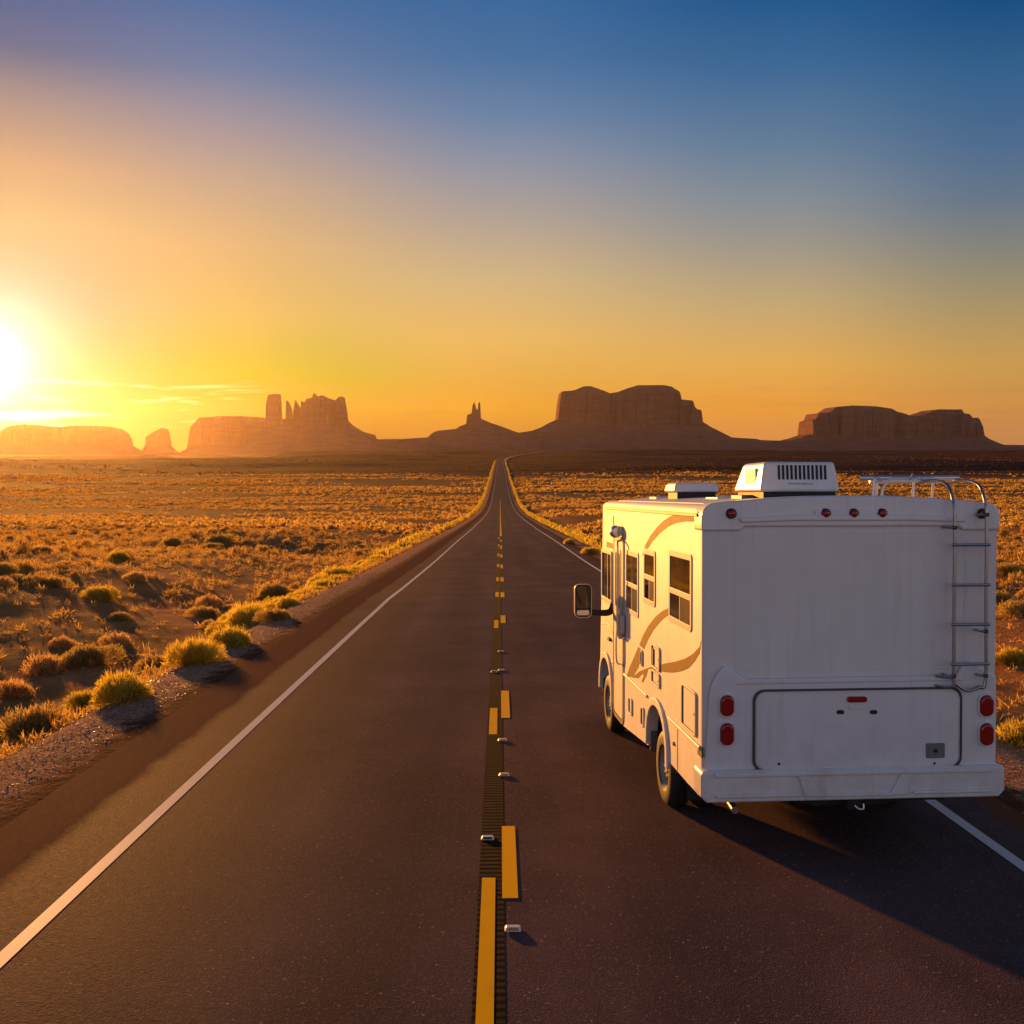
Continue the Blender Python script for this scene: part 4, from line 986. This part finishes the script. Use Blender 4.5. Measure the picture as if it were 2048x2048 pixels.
taken = []
hero = [  # photo px, row of the base, width in photo px, kind, label, name
    (90, 1462, 128, 'sage', 'big olive-brown domed bush on the left shoulder, lowest in the view', 'sagebrush'),
    (8, 1478, 60, 'rabbit', 'yellow-green tuft at the left picture edge beside the gravel', 'rabbitbrush'),
    (250, 1398, 112, 'rabbit', 'bright golden spiky bush at the gravel edge, just beyond the big dome', 'rabbitbrush'),
    (178, 1414, 70, 'rabbit', 'small golden tuft squeezed between the big dome and the spiky bush', 'rabbitbrush'),
    (304, 1342, 80, 'sage', 'low dark green bush behind the spiky golden one', 'sagebrush'),
    (392, 1324, 104, 'rabbit', 'rounded yellow-green bush with dark crown at the gravel edge', 'rabbitbrush'),
    (467, 1290, 78, 'rabbit', 'upright golden-green bush touching the broad double bush', 'rabbitbrush'),
    (505, 1254, 100, 'rabbit', 'broad green bush with a grey twiggy crown on the shoulder', 'rabbitbrush'),
    (548, 1240, 60, 'sage', 'grey-brown bush leaning on the broad green one', 'sagebrush'),
    (419, 1252, 34, 'rust', 'round rusty tumbleweed in the ditch left of the broad green bush', 'tumbleweed'),
    (461, 1219, 28, 'rust', 'smallest rusty ball of brush in the ditch above the tumbleweed', 'tumbleweed'),
    (548, 1194, 76, 'sage', 'dark olive bush in the ditch behind the row of golden ones', 'sagebrush'),
    (580, 1214, 46, 'rabbit', 'low golden tuft at the start of the long golden row', 'rabbitbrush'),
    (607, 1198, 46, 'rabbit', 'small round golden bush in the roadside row past the broad bush', 'rabbitbrush'),
    (640, 1176, 62, 'rabbit', 'tall golden bush where the roadside row turns into a hedge', 'rabbitbrush'),
    (676, 1160, 58, 'rabbit', 'bushy golden clump leading the hedge along the left verge', 'rabbitbrush'),
    (14, 1392, 80, 'rust', 'tawny bush cut by the left picture edge above the domed bush', 'sagebrush'),
    (80, 1348, 100, 'rust', 'long low dry bush lying on the ditch slope', 'sagebrush'),
    (235, 1290, 64, 'rust', 'single faded bush in the ditch, left of the dark green one', 'sagebrush'),
    (123, 1294, 56, 'rust', 'pale dry bush on the bare red bank at far left', 'sagebrush'),
    (420, 1100, 34, 'sage', 'green bush on the bank crest, left one of a pair', 'sagebrush'),
    (438, 1090, 52, 'sage', 'large green bush on the bank crest, right one of a pair', 'sagebrush'),
    (348, 1092, 46, 'sage', 'dark green bush alone on the mound top', 'sagebrush'),
    (240, 1122, 44, 'rabbit', 'golden bush on the far left mound top', 'rabbitbrush'),
    (200, 1200, 60, 'rabbit', 'golden bush on the edge of the bare red bank', 'rabbitbrush'),
    (2040, 1492, 120, 'rabbit', 'big yellow bush at the right edge beside the motorhome bumper', 'rabbitbrush'),
    (2022, 1326, 66, 'rabbit', 'yellow-green bush right of the motorhome ladder', 'rabbitbrush'),
    (2034, 1228, 72, 'sage', 'dark round bush at the right picture edge', 'sagebrush'),
    (2016, 1150, 60, 'sage', 'dark bush with a golden rim above the round one at right', 'sagebrush'),
    (1156, 1072, 26, 'rabbit', 'green-gold bush beside the right roadside post', 'rabbitbrush'),
    (1183, 1108, 30, 'rabbit', 'green-gold bush on the right verge, close to the motorhome', 'rabbitbrush'),
    (1140, 1088, 24, 'rabbit', 'small gold bush between the right post and the verge', 'rabbitbrush')]
for px, rw, wp, k, lab, nm in hero:
    q = on_ground(px, rw)
    if q is None: continue
    x, y, z = q; size = wp * y / F * 1.05
    put_bush(k, x, y, size, lab, 'bush', name=nm, hs=1.05 if k == 'rabbit' else 1.0); taken.append((x, y, size))

def density_ok(x, y):
    rx = x - float(CX(y)); d = EL - rx if rx < 0 else rx - ER
    if d < 2.0: return False
    v = float(fbm(x / 14, y / 14, 3))
    if d < 12 and rx < 0 and y < 75: return rnd.random() < .07
    return rnd.random() < .45 + 1.2 * v
cand = []
tries = 0
while len(cand) < 2600 and tries < 60000:
    tries += 1
    y = 6 + 150 * rnd.random() ** .75; x = (rnd.random() * 2 - 1) * (8 + .62 * y)
    if not density_ok(x, y): continue
    if any((x - a) ** 2 + (y - b_) ** 2 < (s_ * .75) ** 2 for a, b_, s_ in taken): continue
    size = .45 + .75 * rnd.random() ** 1.6
    cand.append((x, y, size)); 
# golden hedge along the verges
verge = []
for sgn in (-1, 1):
    y = 27 if sgn < 0 else 24
    while y < 1450:
        wv_ = 7.0 if sgn < 0 else 6.9
        for _ in range(2):
            x = sgn * (wv_ + abs(rnd.gauss(0, .55)) + (0 if y < 60 else .3))
            verge.append((x, y + rnd.random() * 1.2, .45 + .55 * rnd.random() + min(y, 500) / 900))
        y += .55 + y * .009
cand.sort(key=lambda c: -c[2] / (c[1] + 2))
vs_near = [v for v in verge if v[1] < 62][:110]
verge = [v for v in verge if v not in vs_near]
for x, y, s_ in vs_near:
    put_bush('rabbit', x, y, s_, 'golden bush in the dense row along the left verge' if x < 0 else 'golden bush in the dense row along the right verge', 'bush',
             'golden bushes crowding the left verge' if x < 0 else 'golden bushes crowding the right verge', name='rabbitbrush', full=True)
for x, y, s_ in cand[:170]:
    lf = x < 0
    put_bush('sage' if rnd.random() < .6 else 'rust', x, y, s_, 'brownish sagebrush scattered over the red plain ' + ('left of the road' if lf else 'right of the road'), 'bush',
             'sagebrush scattered over the plain ' + ('left of the road' if lf else 'right of the road'), name='sagebrush')
rest = cand[170:]

# the uncountable rest, one mesh per kind of cover
def mass(name, pts, nquads, mat, label=None, wid=.03, h_=.62, ln=.4):
    lib = [bush_arrays(100 + s, nquads, wid=wid, h_=h_, ln=ln) for s in range(7)]
    r = np.random.default_rng(5); VV, TT = [], []
    for x, y, s_ in pts:
        V, t = lib[r.integers(7)]; a = r.random() * 6.28; c_, s2 = math.cos(a), math.sin(a)
        W_ = V * s_; W_ = np.stack([W_[:, 0] * c_ - W_[:, 1] * s2 + x, W_[:, 0] * s2 + W_[:, 1] * c_ + y, W_[:, 2] * (.8 + .5 * r.random())], 1)
        VV.append(W_); TT.append(np.clip(t * .7 + r.normal(.12, .18), 0, 1))
    V = np.concatenate(VV); zz = H(np.array([p[0] for p in pts]), np.array([p[1] for p in pts])) - .02
    V[:, 2] += np.repeat(zz, nquads * 4)
    q = np.arange(len(V)).reshape(-1, 4)
    o = new_obj(name, np_mesh(name, V, q, np.full(len(q), 4), mat, False, {'tone': np.concatenate(TT)}))
    return tag(o, label, kind='stuff')
mass('sagebrush_cover', rest, 220, M['mixbrush'], wid=.024)
# middle distance
n = 30000
yy = 130 + 420 * rng.random(n) ** .8; xx = (rng.random(n) * 2 - 1) * (20 + .60 * yy)
keep = (fbm(xx / 40, yy / 30, 3) + .9 * fbm(xx / 160 + 9, yy / 45, 3) + rng.normal(0, .16, n) > -.10) & ((xx < -8.2) | (xx > 8.6))
mid_pts = list(zip(xx[keep], yy[keep], .6 + 1.0 * rng.random(keep.sum())))
mass('scrub_cover', mid_pts, 24, M['mixbrush'], wid=.11, h_=.6, ln=.5)
n = 30000
yy = 520 + 350 * rng.random(n) ** .9; xx = (rng.random(n) * 2 - 1) * (.60 * yy)
keep = (fbm(xx / 90, yy / 60, 3) + 1.0 * fbm(xx / 400 + 5, yy / 90, 3) + rng.normal(0, .15, n) > -.08) & ((xx < -9) | (xx > 9.5)) & (rng.random(n) < 1 - .7 * sst(800, 870, yy))
mass('far_scrub_cover', list(zip(xx[keep], yy[keep], 1.1 + 1.9 * rng.random(keep.sum()))), 14, M['mixbrush'], wid=.16, h_=.5, ln=.6)
n = 9000
yy = 860 + 1300 * rng.random(n) ** 1.1; xx = (rng.random(n) * 2 - 1) * (.58 * yy)
keep = (fbm(xx / 200, yy / 90, 3) > .02) & ((xx < -14) | (xx > 16 + 2 * np.maximum(CX(yy), 0)))
mass('ridge_scrub_cover', list(zip(xx[keep], yy[keep], 1.2 + 1.8 * rng.random(keep.sum()))), 12, foliage('ridge_brush', (.06, .034, .016), (.17, .095, .035), .5), wid=.18, h_=.45, ln=.6)
mass('verge_cover', verge, 60, M['rabbit'], wid=.06, h_=.8, ln=.5)
# dry grass tufts over the ground and at the gravel edge
gp = []
for i in range(22000):
    y = 5 + 90 * rnd.random() ** .8; sgn = -1 if rnd.random() < .6 else 1
    e_ = abs(EL) if sgn < 0 else ER
    d = 1.75 + abs(rnd.gauss(0, .5)) if rnd.random() < .22 else 2 + rnd.random() * (6 + .45 * y)
    if sgn < 0 and 3 < d < 12 and y < 55 and rnd.random() < .6: continue
    gp.append((sgn * (e_ + d), y, (.10 + .24 * rnd.random() ** 2) * (1 + y / 90)))
mass('dry_grass', gp, 22, M['mixbrush'], wid=.03, h_=.8, ln=.6)

# loose gravel on the shoulders
r = np.random.default_rng(9); n = 34000
ico = np.array([(0, 0, 1), (.9, 0, .35), (.28, .86, .4), (-.73, .53, .38), (-.7, -.5, .36), (.3, -.85, .4), (0, 0, -.6)])
tri = np.array([(0, 1, 2), (0, 2, 3), (0, 3, 4), (0, 4, 5), (0, 5, 1), (6, 2, 1), (6, 3, 2), (6, 4, 3), (6, 5, 4), (6, 1, 5)])
gy = 3.5 + 40 * r.random(n) ** 1.5; sg = np.where(r.random(n) < .75, -1, 1)
gx = np.where(sg < 0, EL - .35 - 2.3 * r.random(n), ER + .15 + 2.2 * r.random(n)) + r.normal(0, .12, n)
gs = .004 + .009 * r.random(n) ** 2
gs = np.where(r.random(n) < .02, gs * 2.2, gs)
V = ico[None] * gs[:, None, None] * (.6 + .8 * r.random((n, 1, 3))) * np.array([1.3, 1.1, .8])
a = r.random(n) * 6.28; V = np.stack([V[..., 0] * np.cos(a)[:, None] - V[..., 1] * np.sin(a)[:, None], V[..., 0] * np.sin(a)[:, None] + V[..., 1] * np.cos(a)[:, None], V[..., 2]], -1)
V += np.stack([gx, gy, H(gx, gy) + gs * .3], -1)[:, None]
Fq = (tri[None] + np.arange(n)[:, None, None] * 7).reshape(-1, 3)
tag(new_obj('gravel', np_mesh('gravel', V.reshape(-1, 3), Fq, np.full(len(Fq), 3), M['stone'])), kind='stuff')

# ------------------------------------------------------------------ haze
hz = MB().box(-7800, 9000, -400, 11300, -60, 520).build('haze', M['rock'])
m = bpy.data.materials.new('haze_air'); m.use_nodes = True; nt = m.node_tree
for n_ in list(nt.nodes): nt.nodes.remove(n_)
o_ = nt.nodes.new('ShaderNodeOutputMaterial'); pv = nt.nodes.new('ShaderNodeVolumePrincipled')
pv.inputs['Color'].default_value = (*HAZE_C, 1); pv.inputs['Density'].default_value = HAZE_D; pv.inputs['Anisotropy'].default_value = HAZE_G
nt.links.new(pv.outputs[0], o_.inputs['Volume'])
hz.data.materials.clear(); hz.data.materials.append(m); tag(hz, kind='stuff')
